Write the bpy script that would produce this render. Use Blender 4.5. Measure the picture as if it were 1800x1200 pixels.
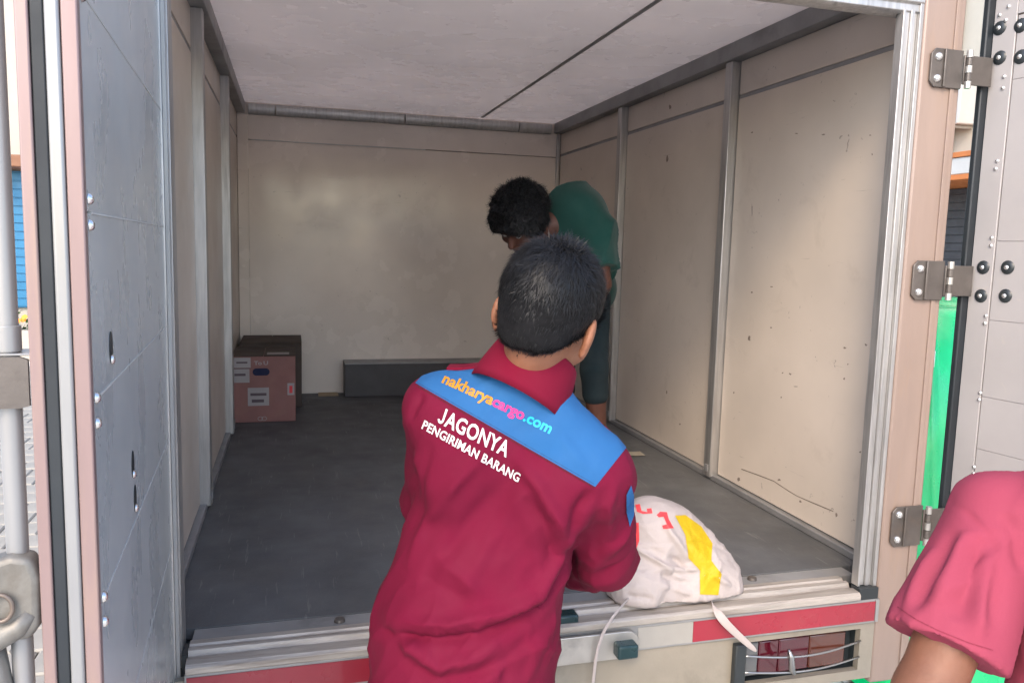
import bpy, bmesh, math, random
import numpy as np
from mathutils import Vector, Matrix, noise
from mathutils.bvhtree import BVHTree

# ------------------------------------------------------------------ clear
for o in list(bpy.data.objects):
    bpy.data.objects.remove(o)
S = bpy.context.scene
COL = S.collection
random.seed(7); RNG = np.random.default_rng(7)

# ------------------------------------------------------------------ camera
CAM = np.array([-0.7036, -1.8882, 1.6833]); ROT = (1.4535, -0.0261, -0.2688); FPX = 1385.0
cd = bpy.data.cameras.new('camera'); cam = bpy.data.objects.new('camera', cd); COL.objects.link(cam)
cam.location = CAM; cam.rotation_euler = ROT
cd.sensor_width = 36.0; cd.lens = FPX / 1800 * 36.0; cd.clip_start = 0.05; cd.clip_end = 2000
S.camera = cam

# ------------------------------------------------------------------ world, sun, exposure
SUN_D = Vector((0.60, 1.0, -0.95)).normalized()          # travel direction of the light
w = bpy.data.worlds.new('World'); S.world = w; w.use_nodes = True
nt = w.node_tree; nt.nodes.clear()
sky = nt.nodes.new('ShaderNodeTexSky'); sky.sky_type = 'NISHITA'; sky.sun_disc = False
sky.sun_elevation = math.asin(-SUN_D.z)
sky.sun_rotation = math.atan2(-SUN_D.x, -SUN_D.y)
sky.air_density = 1.0; sky.dust_density = 2.0; sky.ozone_density = 1.0
bg = nt.nodes.new('ShaderNodeBackground'); bg.inputs[1].default_value = 0.15
wo = nt.nodes.new('ShaderNodeOutputWorld')
nt.links.new(sky.outputs[0], bg.inputs[0]); nt.links.new(bg.outputs[0], wo.inputs[0])
sd = bpy.data.lights.new('sun', 'SUN'); sd.energy = 0.42; sd.angle = math.radians(14); sd.color = (1.0, 0.77, 0.52)
sun = bpy.data.objects.new('sun', sd); COL.objects.link(sun)
sun.rotation_euler = SUN_D.to_track_quat('-Z', 'Y').to_euler(); sun.location = (-6, -8, 9)
vs = S.view_settings; vs.view_transform = 'Standard'; vs.look = 'None'; vs.gamma = 1.0
vs.use_curve_mapping = False; vs.exposure = 1.97
S.render.engine = 'CYCLES'
S.cycles.max_bounces = 16; S.cycles.diffuse_bounces = 10; S.cycles.glossy_bounces = 6; S.cycles.use_denoising = True

# ------------------------------------------------------------------ helpers
def srgb(r, g, b):
    f = lambda c: (c / 255 / 12.92) if c / 255 <= 0.04045 else ((c / 255 + 0.055) / 1.055) ** 2.4
    return (f(r), f(g), f(b))

_M = np.array(cam.rotation_euler.to_matrix())
def raydir(px, py):
    return _M @ np.array([(px - 900) / FPX, -(py - 600) / FPX, -1.0])
def at(px, py, dep): return CAM + raydir(px, py) * dep
def ony(px, py, Y): d = raydir(px, py); return CAM + d * (Y - CAM[1]) / d[1]
def onz(px, py, Z): d = raydir(px, py); return CAM + d * (Z - CAM[2]) / d[2]
def onx(px, py, X): d = raydir(px, py); return CAM + d * (X - CAM[0]) / d[0]

WL = {}                                                    # world location of every parentable object
def _wl(p): return np.array(WL[p.name]) if p is not None else np.zeros(3)

def tag(o, label=None, cat=None, group=None, kind=None):
    if label: o['label'] = label
    if cat: o['category'] = cat
    if group: o['group'] = group
    if kind: o['kind'] = kind
    return o

def empty(name, loc, label, cat, group=None):
    o = bpy.data.objects.new(name, None); COL.objects.link(o); o.location = loc
    o.empty_display_size = 0.1
    WL[o.name] = tuple(loc)
    return tag(o, label, cat, group)

def mesh_obj(name, V, F, mat, parent=None, smooth=False, bevel=0.0, segs=2):
    """V in world coordinates"""
    V = np.asarray(V, float) - _wl(parent)
    me = bpy.data.meshes.new(name); me.from_pydata(V.tolist(), [], [tuple(f) for f in F])
    me.validate(); me.update()
    if mat: me.materials.append(mat)
    if smooth: me.polygons.foreach_set('use_smooth', [True] * len(me.polygons))
    o = bpy.data.objects.new(name, me); COL.objects.link(o)
    if parent is not None: o.parent = parent
    WL[o.name] = tuple(_wl(parent))
    if bevel > 0:
        b = o.modifiers.new('bevel', 'BEVEL'); b.width = bevel; b.segments = segs; b.limit_method = 'ANGLE'
        b.angle_limit = math.radians(40); b.harden_normals = False
        me.polygons.foreach_set('use_smooth', [True] * len(me.polygons))
        try: me.set_sharp_from_angle(angle=math.radians(35))
        except Exception: pass
    return o

def inst(name, me, wloc, parent, rot=None, scale=None):
    o = bpy.data.objects.new(name, me); COL.objects.link(o)
    if parent is not None: o.parent = parent
    o.location = np.asarray(wloc, float) - _wl(parent)
    if rot is not None: o.rotation_euler = rot
    if scale is not None: o.scale = scale
    WL[o.name] = tuple(wloc)
    return o

def nrm(v): v = np.asarray(v, float); return v / np.linalg.norm(v)

def frame_from(z, xh=(1, 0, 0)):
    z = nrm(z); x = np.asarray(xh, float); x = x - z * (x @ z)
    if np.linalg.norm(x) < 1e-4: x = np.array([0, 1, 0.]) - z * z[1]
    x = nrm(x); y = np.cross(z, x)
    return np.stack([x, y, z], 1)

class MB:
    def __init__(s): s.V = []; s.F = []
    def box(s, c, size, ax=None):
        ax = np.eye(3) if ax is None else np.asarray(ax); n = len(s.V); h = np.asarray(size) / 2; c = np.asarray(c, float)
        for i in (-1, 1):
            for j in (-1, 1):
                for k in (-1, 1): s.V.append(c + ax @ (h * np.array([i, j, k])))
        for f in ((0, 1, 3, 2), (4, 6, 7, 5), (0, 4, 5, 1), (2, 3, 7, 6), (0, 2, 6, 4), (1, 5, 7, 3)): s.F.append([n + q for q in f])
        return s
    def bb(s, lo, hi):
        lo = np.array(lo, float); hi = np.array(hi, float); return s.box((lo + hi) / 2, hi - lo)
    def cyl(s, p0, p1, r0, r1=None, n=14, caps=True):
        r1 = r0 if r1 is None else r1; p0 = np.asarray(p0, float); p1 = np.asarray(p1, float); A = frame_from(p1 - p0); m = len(s.V)
        for p, r in ((p0, r0), (p1, r1)):
            for i in range(n):
                a = 2 * math.pi * i / n; s.V.append(p + A[:, 0] * r * math.cos(a) + A[:, 1] * r * math.sin(a))
        for i in range(n): s.F.append([m + i, m + (i + 1) % n, m + n + (i + 1) % n, m + n + i])
        if caps: s.F.append([m + i for i in range(n)][::-1]); s.F.append([m + n + i for i in range(n)])
        return s
    def tube(s, pts, r, n=8, closed=False):
        pts = [np.asarray(p, float) for p in pts]; m = len(s.V); N = len(pts); A = None
        rr = r if hasattr(r, '__len__') else [r] * N
        for i, p in enumerate(pts):
            if closed: d = pts[(i + 1) % N] - pts[i - 1]
            else: d = pts[min(i + 1, N - 1)] - pts[max(i - 1, 0)]
            A = frame_from(d, A[:, 0] if A is not None else (1, 0.3, 0.2))
            for k in range(n):
                a = 2 * math.pi * k / n; s.V.append(p + rr[i] * (A[:, 0] * math.cos(a) + A[:, 1] * math.sin(a)))
        for i in range(N if closed else N - 1):
            for k in range(n):
                a = m + i * n; b = m + ((i + 1) % N) * n
                s.F.append([a + k, a + (k + 1) % n, b + (k + 1) % n, b + k])
        if not closed:
            s.F.append([m + k for k in range(n)][::-1]); s.F.append([m + (N - 1) * n + k for k in range(n)])
        return s
    def prism(s, poly, o, ax, th):
        """polygon in plane (ax[:,0], ax[:,1]) at o, extruded th along ax[:,2]"""
        n = len(poly); m = len(s.V); ax = np.asarray(ax); o = np.asarray(o, float)
        for z in (0, th):
            for (x, y) in poly: s.V.append(o + ax[:, 0] * x + ax[:, 1] * y + ax[:, 2] * z)
        s.F.append([m + i for i in range(n)][::-1]); s.F.append([m + n + i for i in range(n)])
        for i in range(n): s.F.append([m + i, m + (i + 1) % n, m + n + (i + 1) % n, m + n + i])
        return s
    def profile(s, poly, x0, x1):
        """polygon in (y,z) extruded along x"""
        ax = np.array([[0, 0, 1], [1, 0, 0], [0, 1, 0]], float)
        return s.prism(poly, (x0, 0, 0), ax, x1 - x0)
    def build(s, name, mat, parent=None, bevel=0.0, smooth=False, segs=2):
        return mesh_obj(name, s.V, s.F, mat, parent, smooth, bevel, segs)

# ------------------------------------------------------------------ materials
def _mix(nt, fac, a, b, blend='MIX'):
    m = nt.nodes.new('ShaderNodeMix'); m.data_type = 'RGBA'; m.blend_type = blend
    for sock, v in ((m.inputs[0], fac), (m.inputs[6], a), (m.inputs[7], b)):
        if hasattr(v, 'is_output') or hasattr(v, 'links'): nt.links.new(v, sock)
        elif isinstance(v, (int, float)): sock.default_value = v
        else: sock.default_value = (*v, 1)
    return m.outputs[2]
def _noise(nt, vec, scale, detail=4, rough=.55, dist=0.0):
    n = nt.nodes.new('ShaderNodeTexNoise'); n.inputs['Scale'].default_value = scale; n.inputs['Detail'].default_value = detail
    n.inputs['Roughness'].default_value = rough; n.inputs['Distortion'].default_value = dist
    if vec is not None: nt.links.new(vec, n.inputs['Vector'])
    return n.outputs['Fac']
def _ramp(nt, fac, a, b, va=0.0, vb=1.0):
    r = nt.nodes.new('ShaderNodeMapRange'); r.inputs[1].default_value = a; r.inputs[2].default_value = b
    r.inputs[3].default_value = va; r.inputs[4].default_value = vb; r.clamp = True
    nt.links.new(fac, r.inputs[0]); return r.outputs[0]
def _map(nt, scale=(1, 1, 1), rot=(0, 0, 0)):
    t = nt.nodes.new('ShaderNodeTexCoord'); m = nt.nodes.new('ShaderNodeMapping')
    m.inputs['Scale'].default_value = scale; m.inputs['Rotation'].default_value = rot
    nt.links.new(t.outputs['Object'], m.inputs['Vector']); return m.outputs[0]

def mat(name, col, rough=.5, metal=0.0, var=.12, vscale=6, grime=None, gcol=(.05, .045, .04), gthr=(.55, .75), gamt=.5, gscale=5,
        stretch=(1, 1, 1), spots=0.0, spotscale=40, bump=0.0, bscale=60, bstretch=None, sheen=0.0, rvar=.1, coat=0.0, spec=.5, emis=None):
    m = bpy.data.materials.new(name); m.use_nodes = True; nt = m.node_tree; b = nt.nodes['Principled BSDF']
    v = _map(nt, stretch)
    n1 = _noise(nt, v, vscale, 5, .6)
    lo = tuple(c * (1 - var) for c in col); hi = tuple(min(1, c * (1 + var)) for c in col)
    c = _mix(nt, _ramp(nt, n1, .3, .7), lo, hi)
    if grime:
        g = _noise(nt, v, gscale, 6, .65, .4); c = _mix(nt, _ramp(nt, g, gthr[0], gthr[1], 0, gamt), c, gcol)
    if spots > 0:
        sp = _noise(nt, _map(nt, (1, 1, 1)), spotscale, 2, .5, .8); c = _mix(nt, _ramp(nt, sp, .70, .74, 0, spots), c, gcol)
    nt.links.new(c, b.inputs['Base Color'])
    r = _noise(nt, v, vscale * 2.3, 4); nt.links.new(_ramp(nt, r, .3, .7, max(.03, rough - rvar), min(1, rough + rvar)), b.inputs['Roughness'])
    b.inputs['Metallic'].default_value = metal; b.inputs['Specular IOR Level'].default_value = spec
    b.inputs['Sheen Weight'].default_value = sheen; b.inputs['Coat Weight'].default_value = coat
    if bump > 0:
        bn = nt.nodes.new('ShaderNodeBump'); bn.inputs['Strength'].default_value = bump; bn.inputs['Distance'].default_value = .004
        nt.links.new(_noise(nt, _map(nt, bstretch or stretch), bscale, 5, .6), bn.inputs['Height']); nt.links.new(bn.outputs[0], b.inputs['Normal'])
    if emis: b.inputs['Emission Color'].default_value = (*emis[0], 1); b.inputs['Emission Strength'].default_value = emis[1]
    return m

def wall_mat(name, col, rough=.36, dirt=.55, stain=.45, bmp=.12):
    """scuffed, faintly glossy laminated plywood: stains, small dings, thin scratches"""
    m = bpy.data.materials.new(name); m.use_nodes = True; nt = m.node_tree; b = nt.nodes['Principled BSDF']
    v = _map(nt)
    c = _mix(nt, _ramp(nt, _noise(nt, v, 1.7, 4), .3, .7), tuple(x * .88 for x in col), tuple(min(1, x * 1.08) for x in col))
    c = _mix(nt, _ramp(nt, _noise(nt, v, 5.5, 7, .7, .6), .58, .80, 0, dirt * stain), c, (.16, .12, .09))
    big = _noise(nt, v, 3.1, 2)
    sp = _noise(nt, v, 26, 3, .55, 1.6)
    mm = nt.nodes.new('ShaderNodeMath'); mm.operation = 'MULTIPLY'
    nt.links.new(_ramp(nt, sp, .70, .73), mm.inputs[0]); nt.links.new(_ramp(nt, big, .44, .56), mm.inputs[1])
    m2 = nt.nodes.new('ShaderNodeMath'); m2.operation = 'MULTIPLY'; m2.inputs[1].default_value = dirt
    nt.links.new(mm.outputs[0], m2.inputs[0])
    c = _mix(nt, m2.outputs[0], c, (.07, .055, .045))
    sc = _noise(nt, _map(nt, (2, 2.5, 55), (.25, 0, 0)), 2.2, 3, .6, .3)
    c = _mix(nt, _ramp(nt, sc, .72, .76, 0, .35), c, (.10, .085, .07))
    nt.links.new(c, b.inputs['Base Color'])
    nt.links.new(_ramp(nt, _noise(nt, v, 4, 5), .3, .7, rough - .08, rough + .14), b.inputs['Roughness'])
    bn = nt.nodes.new('ShaderNodeBump'); bn.inputs['Strength'].default_value = bmp; bn.inputs['Distance'].default_value = .003
    nt.links.new(_noise(nt, v, 9, 4), bn.inputs['Height']); nt.links.new(bn.outputs[0], b.inputs['Normal'])
    return m

M = {}
M['wall'] = wall_mat('beige laminated panel', (.57, .50, .435), .36)
M['wallb'] = wall_mat('beige rear panel', (.70, .625, .555), .19, .4)
M['ceil'] = wall_mat('pale ceiling laminate', (.90, .865, .855), .24, .10, .3, .02)
def _translucent(m, fac, col):
    nt = m.node_tree; b = nt.nodes['Principled BSDF']; out = nt.nodes['Material Output']
    t = nt.nodes.new('ShaderNodeBsdfTranslucent'); t.inputs[0].default_value = (*col, 1); x = nt.nodes.new('ShaderNodeMixShader'); x.inputs[0].default_value = fac
    nt.links.new(b.outputs[0], x.inputs[1]); nt.links.new(t.outputs[0], x.inputs[2]); nt.links.new(x.outputs[0], out.inputs[0])
_translucent(M['ceil'], .235, (.94, .875, .83))          # translucency added so daylight brightens the box; fibreglass roof sheet is assumed
M['floor'] = mat('dark rubber floor mat', (.095, .097, .100), .62, spec=.3, var=.22, vscale=4, grime=True, gcol=(.12, .11, .10), gthr=(.5, .8), gamt=.45, gscale=3, bump=.25, bscale=120)
def scratched(m, col, n=.74, amt=.4, sc=(40, 1.6, 1), s2=3.0):
    nt = m.node_tree; b = nt.nodes['Principled BSDF']; l = b.inputs['Base Color'].links[0]; c = l.from_socket
    for k, (scl, rot) in enumerate(((sc, (0, 0, .12)), ((sc[0] * .6, sc[1] * 1.3, 1), (0, 0, -.5)))):
        c = _mix(nt, _ramp(nt, _noise(nt, _map(nt, scl, rot), s2, 3, .6, .25), n, n + .05, 0, amt), c, col)
    nt.links.new(c, b.inputs['Base Color'])
scratched(M['floor'], (.26, .25, .24), .66, .35)
M['alu'] = mat('dull aluminium extrusion', (.46, .45, .44), .42, .75, var=.18, vscale=5, stretch=(14, 14, .9), grime=True, gcol=(.13, .11, .09), gamt=.55, gscale=2.4)
M['alu_dark'] = mat('grey interior rail', (.27, .27, .275), .5, .45, var=.15, vscale=6, grime=True, gamt=.4)
M['sill'] = mat('dirty ridged sill aluminium', (.40, .36, .32), .45, .35, var=.2, vscale=9, stretch=(.7, 8, 8), grime=True, gcol=(.12, .09, .07), gthr=(.52, .72), gamt=.7, gscale=5, bump=.4, bscale=40, bstretch=(1.2, 6, 6))
M['sillgrey'] = mat('grey threshold strip', (.27, .27, .27), .5, .3, var=.15, grime=True, gamt=.5)
M['cream'] = mat('aged cream frame paint', (.255, .190, .158), .48, var=.10, vscale=3, grime=True, gcol=(.30, .19, .10), gthr=(.56, .82), gamt=.55, gscale=4, stretch=(3, 3, .5), bump=.15, bscale=30)
M['creamd'] = mat('dirty cream tail panel', (.25, .222, .18), .55, var=.14, vscale=4, grime=True, gcol=(.12, .10, .08), gamt=.6, gscale=5, bump=.2)
M['pinkish'] = mat('pale pink edge trim', (.27, .19, .18), .40, .25, var=.12, vscale=3, stretch=(4, 4, .5), grime=True, gcol=(.34, .24, .17), gamt=.5)
M['silver'] = mat('pale aluminium edge strip', (.29, .29, .29), .38, .4, var=.1, vscale=4, stretch=(6, 6, .5), grime=True, gcol=(.3, .27, .22), gamt=.45)
M['rubber'] = mat('black door gasket', (.012, .016, .02), .55, var=.3, vscale=4)
M['doorgrey'] = mat('polished grey door sheet', (.50, .525, .525), .30, .28, var=.09, vscale=3, stretch=(1, 1, .6), rvar=.09, grime=True, gcol=(.60, .61, .61), gthr=(.45, .95), gamt=.35, gscale=3, bump=.05, bscale=5)
M['doorwhite'] = mat('white door sheet', (.37, .35, .345), .42, .1, var=.06, vscale=3, grime=True, gcol=(.42, .38, .34), gamt=.3, spots=.35, spotscale=30, bump=.08, bscale=8)
M['rivet'] = mat('bright rivet head', (.75, .74, .72), .25, .9, var=.05)
M['seal'] = mat('pale seam bead', (.46, .46, .44), .5, 0, var=.1)
M['hinge'] = mat('brown grey hinge steel', (.125, .11, .10), .42, .5, var=.2, vscale=12, grime=True, gcol=(.25, .16, .10), gamt=.4, bump=.15)
M['steel'] = mat('zinc steel hardware', (.50, .48, .45), .38, .8, var=.15, vscale=8, grime=True, gamt=.4)
M['tape_red'] = mat('red reflective tape', (.27, .012, .028), .32, var=.1, vscale=5, grime=True, gcol=(.25, .06, .05), gamt=.3, coat=.3)
M['tape_white'] = mat('white reflective tape', (.30, .285, .26), .35, var=.1, vscale=5, grime=True, gcol=(.25, .2, .15), gamt=.4, coat=.2)
M['latchgrey'] = mat('worn cast latch', (.20, .19, .17), .5, .35, var=.25, vscale=14, grime=True, gcol=(.10, .08, .06), gamt=.6, gscale=12, bump=.2, bscale=60)
M['dark'] = mat('dark lamp housing', (.02, .025, .028), .4, var=.2)
M['lens_red'] = mat('red lamp lens', (.060, .003, .010), .12, var=.1, coat=.8)
M['lens_amber'] = mat('amber lamp lens', (.075, .017, .008), .12, var=.1, coat=.8)
M['lens_clear'] = mat('clear lamp lens', (.09, .095, .10), .1, var=.1, coat=.8)
M['chrome'] = mat('worn chrome wire', (.33, .33, .33), .3, 1.0, var=.1)
M['latch'] = mat('teal black latch knob', (.015, .04, .045), .3, .2, var=.2)
M['tyre'] = mat('tyre rubber', (.02, .02, .02), .8, var=.2)
M['pave'] = mat('pale concrete paver', (.30, .285, .25), .85, var=.15, vscale=3, grime=True, gcol=(.3, .27, .22), gamt=.5, bump=.3, bscale=40)
M['paved'] = mat('paver joint sand', (.30, .28, .24), .95, var=.2, vscale=9)
M['plaster'] = mat('cream plaster wall', (.40, .375, .32), .8, var=.06, vscale=2, grime=True, gcol=(.45, .42, .35), gamt=.4, bump=.2, bscale=30)
M['white'] = mat('white plastic casing', (.42, .42, .41), .4, var=.05)
M['orange'] = mat('orange painted edge', (.40, .13, .03), .5, var=.1)
M['shutter'] = mat('dark steel shutter', (.045, .045, .05), .5, .3, var=.2)
M['blue'] = mat('blue painted shutter', (.015, .15, .30), .45, .1, var=.12, vscale=3)
M['tarp'] = mat('green plastic tarpaulin', (.0, .52, .16), .30, var=.15, vscale=5, coat=.25)
M['strap'] = mat('white webbing strap', (.75, .76, .72), .6, var=.1)
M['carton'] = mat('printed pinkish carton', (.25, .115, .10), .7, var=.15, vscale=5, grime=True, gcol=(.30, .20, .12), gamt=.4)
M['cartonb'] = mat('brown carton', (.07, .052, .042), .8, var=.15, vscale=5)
M['paper'] = mat('pale shipping label', (.34, .31, .30), .7, var=.08)
M['print'] = mat('dark label print', (.10, .07, .08), .7, var=.1)
M['navy'] = mat('navy hand hole', (.010, .014, .05), .8, var=.1)
M['plate'] = mat('dark step plate', (.055, .052, .055), .55, .1, var=.2, grime=True, gcol=(.12, .10, .09), gamt=.4)
M['sack'] = mat('white woven sack', (.40, .35, .335), .62, var=.05, vscale=8, bump=.35, bscale=220)
M['yellow'] = mat('yellow sack print', (.50, .34, .0), .6, var=.05, vscale=8, bump=.3, bscale=220)
M['redprint'] = mat('red sack print', (.70, .05, .06), .6, var=.08)
M['crimson'] = mat('crimson work shirt cotton', (.120, .0030, .022), .85, var=.10, vscale=5, spec=.2, bump=.12, bscale=420)
M['crimson2'] = mat('crimson collar cotton', (.14, .003, .020), .85, var=.08, vscale=5, spec=.2, bump=.12, bscale=420)
M['yoke'] = mat('blue yoke cotton', (.019, .096, .25), .82, var=.06, vscale=7, spec=.2, bump=.12, bscale=420)
M['yoke_seam'] = mat('blue stitching', (.012, .06, .17), .9, var=.2, vscale=200); M['crimson_seam'] = mat('crimson stitching', (.06, .002, .010), .9, var=.2, vscale=200)
M['pink_seam'] = mat('pink stitching', (.17, .015, .035), .9, var=.2, vscale=200)
M['thread_y'] = mat('yellow embroidery', (.42, .18, .0), .6, var=.1, vscale=60)
M['thread_m'] = mat('magenta embroidery', (.50, .012, .16), .6, var=.1, vscale=60)
M['thread_c'] = mat('cyan embroidery', (.0, .34, .50), .6, var=.1, vscale=60)
M['thread_w'] = mat('white embroidery', (.55, .53, .54), .6, var=.08, vscale=60)
M['pink'] = mat('pink jersey cotton', (.245, .040, .068), .88, var=.07, vscale=5, spec=.2, bump=.12, bscale=380)
M['green'] = mat('green jersey cotton', (.0, .038, .030), .9, var=.10, vscale=5, sheen=.1, bump=.12, bscale=380)
M['trousers'] = mat('dark trouser cloth', (.018, .022, .030), .85, var=.15, vscale=6, bump=.1, bscale=300)
M['shorts'] = mat('dark teal shorts cloth', (.003, .012, .016), .9, var=.15, vscale=6)
M['shoe'] = mat('black shoe leather', (.015, .014, .014), .5, var=.2)
M['scalp'] = mat('dark scalp', (.006, .006, .007), .95, var=.3, vscale=30, spec=.2)
M['hair'] = mat('black hair', (.007, .007, .008), .5, var=.3, vscale=30, spec=.35)
M['eye'] = mat('eye', (.6, .58, .55), .2, var=.05)
M['leaf'] = mat('shrub leaf', (.05, .11, .03), .6, var=.3)
M['flower'] = mat('orange flower', (.75, .25, .02), .6, var=.2)
def skin_mat(name, col):
    m = mat(name, col, .52, var=.16, vscale=18, bump=.14, bscale=160, spec=.35); b = m.node_tree.nodes['Principled BSDF']
    b.inputs['Subsurface Weight'].default_value = .12; b.inputs['Subsurface Radius'].default_value = (.012, .005, .003); b.inputs['Subsurface Scale'].default_value = .6
    return m
M['skin'] = skin_mat('warm brown skin', (.23, .098, .055)); M['skin2'] = skin_mat('tan skin', (.17, .075, .045)); M['skin3'] = skin_mat('deep tan skin', (.085, .035, .024))

# rivet meshes, shared
def dome_mesh(name, r, h, mat_, n=10):
    V = []; F = []
    for (rr, zz) in ((1, 0), (.85, .55), (.5, .9)):
        for i in range(n): V.append((r * rr * math.cos(6.2832 * i / n), r * rr * math.sin(6.2832 * i / n), h * zz))
    V.append((0, 0, h))
    for k in range(2):
        for i in range(n): F.append((k * n + i, k * n + (i + 1) % n, (k + 1) * n + (i + 1) % n, (k + 1) * n + i))
    for i in range(n): F.append((2 * n + i, 2 * n + (i + 1) % n, 3 * n))
    me = bpy.data.meshes.new(name); me.from_pydata(V, [], F); me.materials.append(mat_)
    me.polygons.foreach_set('use_smooth', [True] * len(me.polygons)); return me
RIV = dome_mesh('rivet', .0065, .004, M['rivet']); BOLT = dome_mesh('bolt', .011, .009, M['rivet'])
CAPB = dome_mesh('bolt_cup', .019, .006, M['dark'], 16)
def rot_to(z): return Vector(z).to_track_quat('Z', 'Y').to_euler()

# ------------------------------------------------------------------ signed distance modelling (people, sack)
def surface_nets(F, lo, h):
    s = F < 0
    n = [d - 1 for d in F.shape]
    c = np.zeros(n, np.int8)
    for a in (0, 1):
        for b in (0, 1):
            for d in (0, 1): c += s[a:a + n[0], b:b + n[1], d:d + n[2]]
    act = (c > 0) & (c < 8)
    idx = np.full(n, -1, np.int64); I, J, K = np.nonzero(act); idx[I, J, K] = np.arange(len(I))
    acc = np.zeros((len(I), 3)); cnt = np.zeros(len(I))
    for a0 in [(0, 0, 0), (1, 0, 0), (0, 1, 0), (0, 0, 1), (1, 1, 0), (1, 0, 1), (0, 1, 1)]:
        for ax in range(3):
            if a0[ax]: continue
            b0 = list(a0); b0[ax] = 1
            fa = F[I + a0[0], J + a0[1], K + a0[2]]; fb = F[I + b0[0], J + b0[1], K + b0[2]]
            m = (fa < 0) != (fb < 0)
            t = np.where(m, fa / np.where(m, fa - fb, 1), 0)
            p = np.tile(np.array(a0, float), (len(I), 1)); p[:, ax] += t
            acc[m] += p[m]; cnt[m] += 1
    V = np.asarray(lo) + h * (np.stack([I, J, K], 1) + acc / cnt[:, None])
    faces = []
    for ax in range(3):
        o1, o2 = [(1, 2), (2, 0), (0, 1)][ax]
        sl0 = [slice(None)] * 3; sl1 = [slice(None)] * 3; sl0[ax] = slice(0, -1); sl1[ax] = slice(1, None)
        e = s[tuple(sl0)] != s[tuple(sl1)]; ins = s[tuple(sl0)]
        E = np.argwhere(e)
        ok = (E[:, o1] > 0) & (E[:, o2] > 0) & (E[:, o1] < n[o1]) & (E[:, o2] < n[o2]); E = E[ok]
        if not len(E): continue
        def cell(d1, d2):
            q = E.copy(); q[:, o1] -= d1; q[:, o2] -= d2; return idx[q[:, 0], q[:, 1], q[:, 2]]
        Q = np.stack([cell(1, 1), cell(0, 1), cell(0, 0), cell(1, 0)], 1)
        fl = ~ins[E[:, 0], E[:, 1], E[:, 2]]; Q[fl] = Q[fl][:, ::-1]
        faces.append(Q[(Q >= 0).all(1)])
    return V, np.concatenate(faces)

def sdf(prims, h, cut=None, fn=None):
    """prims: ('c',a,b,ra,rb,k) tapered capsule; ('e',centre,axes,radii,k) ellipsoid; ('f',a,b,ra,rb,axis,ratio,k) capsule flattened along axis"""
    los, his = [], []
    for p in prims:
        if p[0] == 'e': c = np.array(p[1]); r = max(p[3]); los.append(c - r); his.append(c + r)
        else:
            a, b = np.array(p[1]), np.array(p[2]); r = max(p[3], p[4]); los.append(np.minimum(a, b) - r); his.append(np.maximum(a, b) + r)
    lo = np.min(los, 0) - .03; hi = np.max(his, 0) + .03
    n = np.ceil((hi - lo) / h).astype(int) + 1
    F = np.full(n, 1.0, np.float32)
    ax = [lo[i] + h * np.arange(n[i]) for i in range(3)]
    for p, l, u in zip(prims, los, his):
        k = p[-1]; mg = k + .02
        i0 = np.maximum(np.floor((l - mg - lo) / h).astype(int), 0); i1 = np.minimum(np.ceil((u + mg - lo) / h).astype(int) + 1, n)
        sl = tuple(slice(i0[i], i1[i]) for i in range(3))
        X = np.stack(np.meshgrid(*[ax[i][sl[i]] for i in range(3)], indexing='ij'), -1)
        if p[0] == 'e':
            q = (X - np.array(p[1])) @ np.array(p[2]); r = np.array(p[3])
            k0 = np.linalg.norm(q / r, axis=-1); k1 = np.linalg.norm(q / r ** 2, axis=-1) + 1e-9; d = k0 * (k0 - 1) / k1
        else:
            a, b = np.array(p[1], float), np.array(p[2], float); Xa = X - a; ba = b - a; f = 1.0
            if p[0] == 'f':
                A = nrm(p[5]); f = p[6]
                Xa = Xa + (Xa @ A)[..., None] * A * (1 / f - 1); ba = ba + A * (ba @ A) * (1 / f - 1)
            t = np.clip((Xa @ ba) / max(ba @ ba, 1e-9), 0, 1)
            D = Xa - t[..., None] * ba; L = np.linalg.norm(D, axis=-1); r = p[3] + (p[4] - p[3]) * t
            d = L - r
            if p[0] == 'f':
                g = np.abs(D @ A) / np.maximum(L, 1e-6); d = d * (1 - g + g * f)
        sub = F[sl]
        if k > 0:
            hh = np.clip(.5 + .5 * (sub - d) / k, 0, 1); F[sl] = sub * (1 - hh) + d * hh - k * hh * (1 - hh)
        else: F[sl] = np.minimum(sub, d)
    if cut is not None or fn is not None:
        X = np.stack(np.meshgrid(*ax, indexing='ij'), -1)
        if fn is not None: F = fn(X, F)
        for (pt, nv) in (cut or []):
            F = np.maximum(F, ((X - np.array(pt)) @ nrm(nv)).astype(np.float32))
    return surface_nets(F, lo, h)

def vnormals(V, Fq):
    a, b, c, d = (V[Fq[:, i]] for i in range(4)); fnn = np.cross(c - a, d - b); N = np.zeros_like(V)
    for i in range(4): np.add.at(N, Fq[:, i], fnn)
    return N / (np.linalg.norm(N, axis=1)[:, None] + 1e-12)

def bvh_of(V, F): return BVHTree.FromPolygons([tuple(v) for v in V], [tuple(int(i) for i in f) for f in F])
def hit(bvh, px, py):
    d = Vector(raydir(px, py)).normalized(); r = bvh.ray_cast(Vector(CAM), d)
    return None if r[0] is None else np.array(r[0])

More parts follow.
